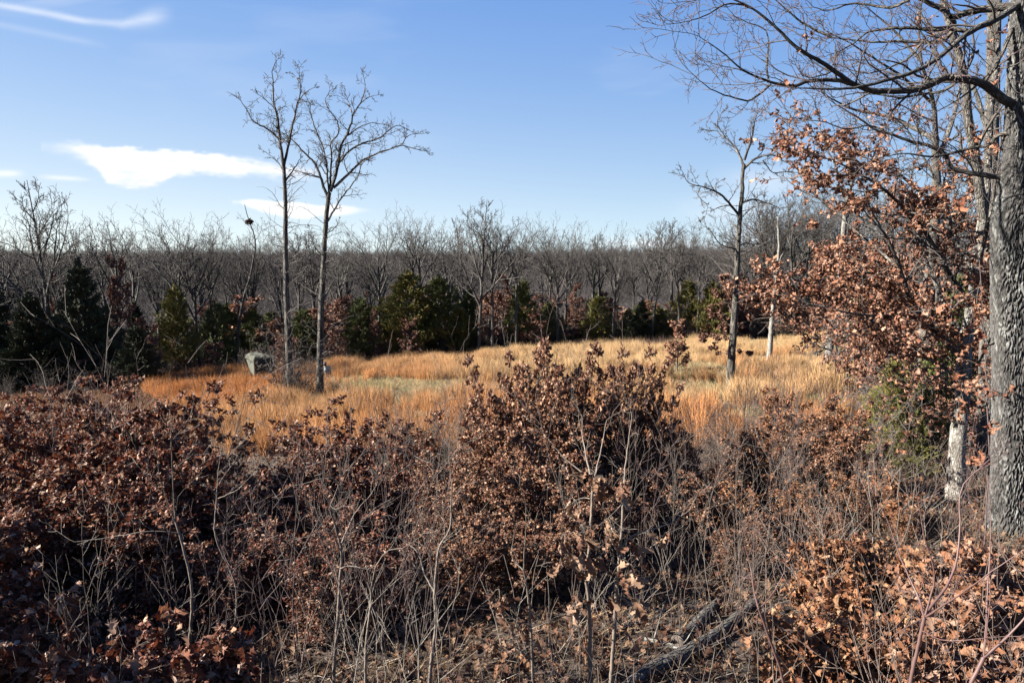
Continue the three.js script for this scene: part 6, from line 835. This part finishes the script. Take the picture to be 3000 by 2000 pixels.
// ---------------------------------------------------------------- fallen wood, stump, stones, litter
{
  const R = rng(1300);
  const log = (name, label, cat, pts, r, mat, k = 0) => { const g = thing(name, label, cat, V(0, 0, 0)), P = pts.map(([x, y]) => { const d = hit(x, y), p = at(x, y, d); p.y += r[0] * 0.7; return p; }), p = smooth(P, 16, r[0] * 0.12, R), m = new Mesher(); m.tube(p, taper(16, r[0], r[1]).map((v) => v * (0.9 + 0.2 * R())), r[0] > 0.05 ? 14 : 7); const e = part(g, 'log', m.geo(), mat); const st = p[0], dir = p[1].clone().sub(p[0]).normalize(); if (r[0] > 0.05) { const c = new THREE.CircleGeometry(r[0] * 0.98, 14); c.lookAt(dir.clone().negate()); c.translate(st.x - dir.x * 0.004, st.y - dir.y * 0.004, st.z - dir.z * 0.004); part(g, 'cut_end', c, M.twigPale); }
    if (k) { const t = new Mesher(); for (let j = 0; j < k; j++) { const q = p[3 + Math.floor(R() * 12)]; t.tube([q, q.clone().add(V((R() - 0.5) * 0.5, 0.15 + 0.3 * R(), (R() - 0.5) * 0.5))], [r[1] * 0.5, r[1] * 0.2], 4); } part(g, 'stubs', t.geo(), mat); } rooted(g, st.clone()); };
  log('fallen_log', 'thick dark fallen log slanting up from the bottom, the lower of two', 'log', [[1800, 2080], [1880, 1998], [1990, 1940], [2090, 1880], [2170, 1815], [2215, 1780]], [0.072, 0.05], M.barkDark);
  log('fallen_log', 'shorter mossy grey log lying above the thick dark one', 'log', [[1985, 1895], [2030, 1855], [2085, 1795], [2105, 1775]], [0.07, 0.045], M.barkDark);
  log('fallen_branch', 'pale fallen branch at the bottom right edge', 'branch', [[2640, 2070], [2575, 1995], [2500, 1950], [2425, 1905]], [0.05, 0.03], M.barkPale, 2);
  log('fallen_branch', 'weathered pale branch lying across the tan shrubs on the right slope', 'branch', [[2525, 1718], [2580, 1735], [2620, 1762], [2665, 1782]], [0.03, 0.018], M.barkPale, 2);
  log('fallen_branch', 'short white stick on the litter in front of the white barked oak', 'branch', [[2735, 1483], [2765, 1490], [2797, 1504]], [0.035, 0.022], M.snag);
  log('fallen_branch', 'pale forked branch standing in the shrubs on the right slope', 'branch', [[2470, 1620], [2495, 1560], [2535, 1520], [2560, 1512]], [0.025, 0.012], M.snag, 3);
  log('fallen_branch', 'long thin dark branch on the sunny litter right of the stump', 'branch', [[2480, 1630], [2545, 1620], [2600, 1630], [2690, 1635]], [0.022, 0.012], M.barkDark, 2);
  log('fallen_branch', 'thin pale dead stem lying in the shade behind the twin saplings', 'branch', [[1800, 1640], [1880, 1615], [1990, 1600]], [0.03, 0.02], M.barkPale, 1);
  log('fallen_branch', 'grey branch with forked end above the thick dark log', 'branch', [[1890, 1880], [1960, 1895], [2015, 1918]], [0.028, 0.015], M.barkPale, 2);
  log('fallen_branch', 'short dead stick standing near the bottom center', 'branch', [[1200, 1990], [1205, 1930], [1212, 1880]], [0.02, 0.012], M.bark);
  for (let k = 0; k < 26; k++) { const px = 1300 + 1650 * R(), py = 1450 + 520 * R(), a = R() * 3.1; log('fallen_stick', (k % 2 ? 'thin grey stick on the leaf litter ' : 'thin pale stick on the leaf litter ') + lowSpot(px), 'stick', [[px, py], [px + 45 * Math.cos(a), py + 16 * Math.sin(a)], [px + 95 * Math.cos(a), py + 30 * Math.sin(a)]], [0.012, 0.007], k % 2 ? M.bark : M.barkPale); scene.children[scene.children.length - 1].userData.group = 'sticks on the litter'; }
  // broken stump with a hollow
  { const b = Gp(2392, hit(2392, 1450)), g = thing('tree_stump', 'pale broken stump with a dark hollow side on the right slope', 'stump', b), pts = [], nA = 40, nV = 24, c = [], ix = []; for (let j = 0; j <= nV; j++) for (let i = 0; i <= nA; i++) { const a = i / nA * 6.283, ii = i % nA, aa = ii / nA * 6.283, h = 0.42 * (0.55 + 0.45 * noise(aa * 2.5, 3) + 0.25 * Math.cos(aa - 2.6)), r = (0.14 + 0.06 * Math.exp(-j / 5)) * (1 + 0.18 * (noise(aa * 4, j * 0.3) - 0.5)) + 0.012 * Math.sin(aa * 11); pts.push(Math.cos(a) * r, -0.1 + (h + 0.1) * j / nV, Math.sin(a) * r); } for (let j = 0; j < nV; j++) for (let i = 0; i < nA; i++) { const a = j * (nA + 1) + i, q = a + nA + 1; ix.push(a, q, a + 1, a + 1, q, q + 1); } const q = new THREE.BufferGeometry(); q.setAttribute('position', new THREE.Float32BufferAttribute(pts, 3)); q.setIndex(ix); q.computeVertexNormals(); part(g, 'shell', q, new THREE.MeshStandardMaterial({ color: new THREE.Color().setRGB(0.3, 0.29, 0.27), roughness: 0.95, side: THREE.DoubleSide })); const k = new THREE.CylinderGeometry(0.12, 0.14, 0.12, 14); part(g, 'rotten_core', k, new THREE.MeshStandardMaterial({ color: new THREE.Color().setRGB(0.04, 0.03, 0.025), roughness: 1 })); }
  // bright limestone pieces under the center thicket
  [[1335, 1632, 0.09, 'larger bright white stone seen through the leaves under the center thicket'], [1385, 1628, 0.07, 'smaller white stone right of the larger one under the center thicket'], [1425, 1640, 0.05, 'smallest white stone at the right under the center thicket']].forEach(([x, y, s, label], k) => { const g = new THREE.IcosahedronGeometry(s, 5), p = g.attributes.position; for (let i = 0; i < p.count; i++) { const v = V(p.getX(i), p.getY(i), p.getZ(i)), n = 0.7 + 0.5 * noise(v.x * 9 / s * 0.2 + k * 7, v.y * 9 / s * 0.2 + v.z * 8) + 0.1 * noise(v.x * 60, v.z * 60 + v.y * 50); p.setXYZ(i, v.x * n * 1.4, v.y * n * 0.65, v.z * n); } g.computeVertexNormals(); const m = shade(new THREE.Mesh(g, new THREE.MeshStandardMaterial({ color: new THREE.Color().setRGB(0.62, 0.61, 0.6), roughness: 0.9 }))); m.name = numbered('white_stone'); m.userData = { label, category: 'stone' }; m.position.copy(at(x, y, hit(x, y))); m.position.y += s * 0.25; scene.add(m); });
  // leaf litter and straw
  const lit = thing('leaf_litter', 'brown fallen oak leaves covering the foreground slope', 'leaf litter'); lit.userData.kind = 'stuff';
  const pal = [[0.20, 0.09, 0.045], [0.26, 0.13, 0.07], [0.13, 0.055, 0.03], [0.30, 0.18, 0.11], [0.09, 0.04, 0.025]];
  LEAF.forEach((g, v) => { const n = 9000, im = shade(new THREE.InstancedMesh(g, M.leaf, n)); im.name = 'fallen_leaves'; im.userData.kind = 'stuff'; for (let i = 0; i < n; i++) { const px = -200 + 3400 * R(), d = 3.2 + 17 * Math.pow(R(), 0.75), p = Gp(px, d); p.y += 0.005 + 0.03 * R(); quat.setFromEuler(euler.set(-1.57 + (R() - 0.5) * 1.3, (R() - 0.5) * 1.0, R() * 6.28, 'YXZ')); const q = new THREE.Quaternion().setFromAxisAngle(V(0, 1, 0), R() * 6.28); quat.premultiply(q); const s = 0.07 + 0.06 * R(); im.setMatrixAt(i, mat4.clone().compose(p, quat, scl.set(s, s, s))); im.setColorAt(i, pickCol(pal, R)); } lit.add(im); });
  const straw = tuft(77, 16, 0.16, 0.12, 0.22, 1.4, 0.0025), n = 2600, im = shade(new THREE.InstancedMesh(straw, M.grass, n)); im.name = 'dry_straw'; im.userData = { kind: 'stuff', label: 'short dry straw between the fallen leaves of the slope', category: 'straw' };
  for (let i = 0; i < n; i++) { const px = -100 + 3200 * R(), d = 4 + 15 * R(), p = Gp(px, d), s = 0.6 + 0.9 * R(), k = 0.6 + 0.6 * R(); im.setMatrixAt(i, mat4.clone().compose(p, quat.setFromAxisAngle(V(0, 1, 0), R() * 6.28), scl.set(s, s, s))); im.setColorAt(i, col.setRGB(0.32 * k, 0.22 * k, 0.12 * k)); } scene.add(im);
}

{ const seen = new Set(); scene.traverse((o) => { if (o.isMesh && !seen.has(o.material)) { seen.add(o.material); o.material.color.multiplyScalar(o.material === M.grass ? 0.6 : o.material.transmission > 0 ? 0.47 : 0.34); } }); }
camera.far = 6000;
camera.updateProjectionMatrix();
renderer.render(scene, camera);
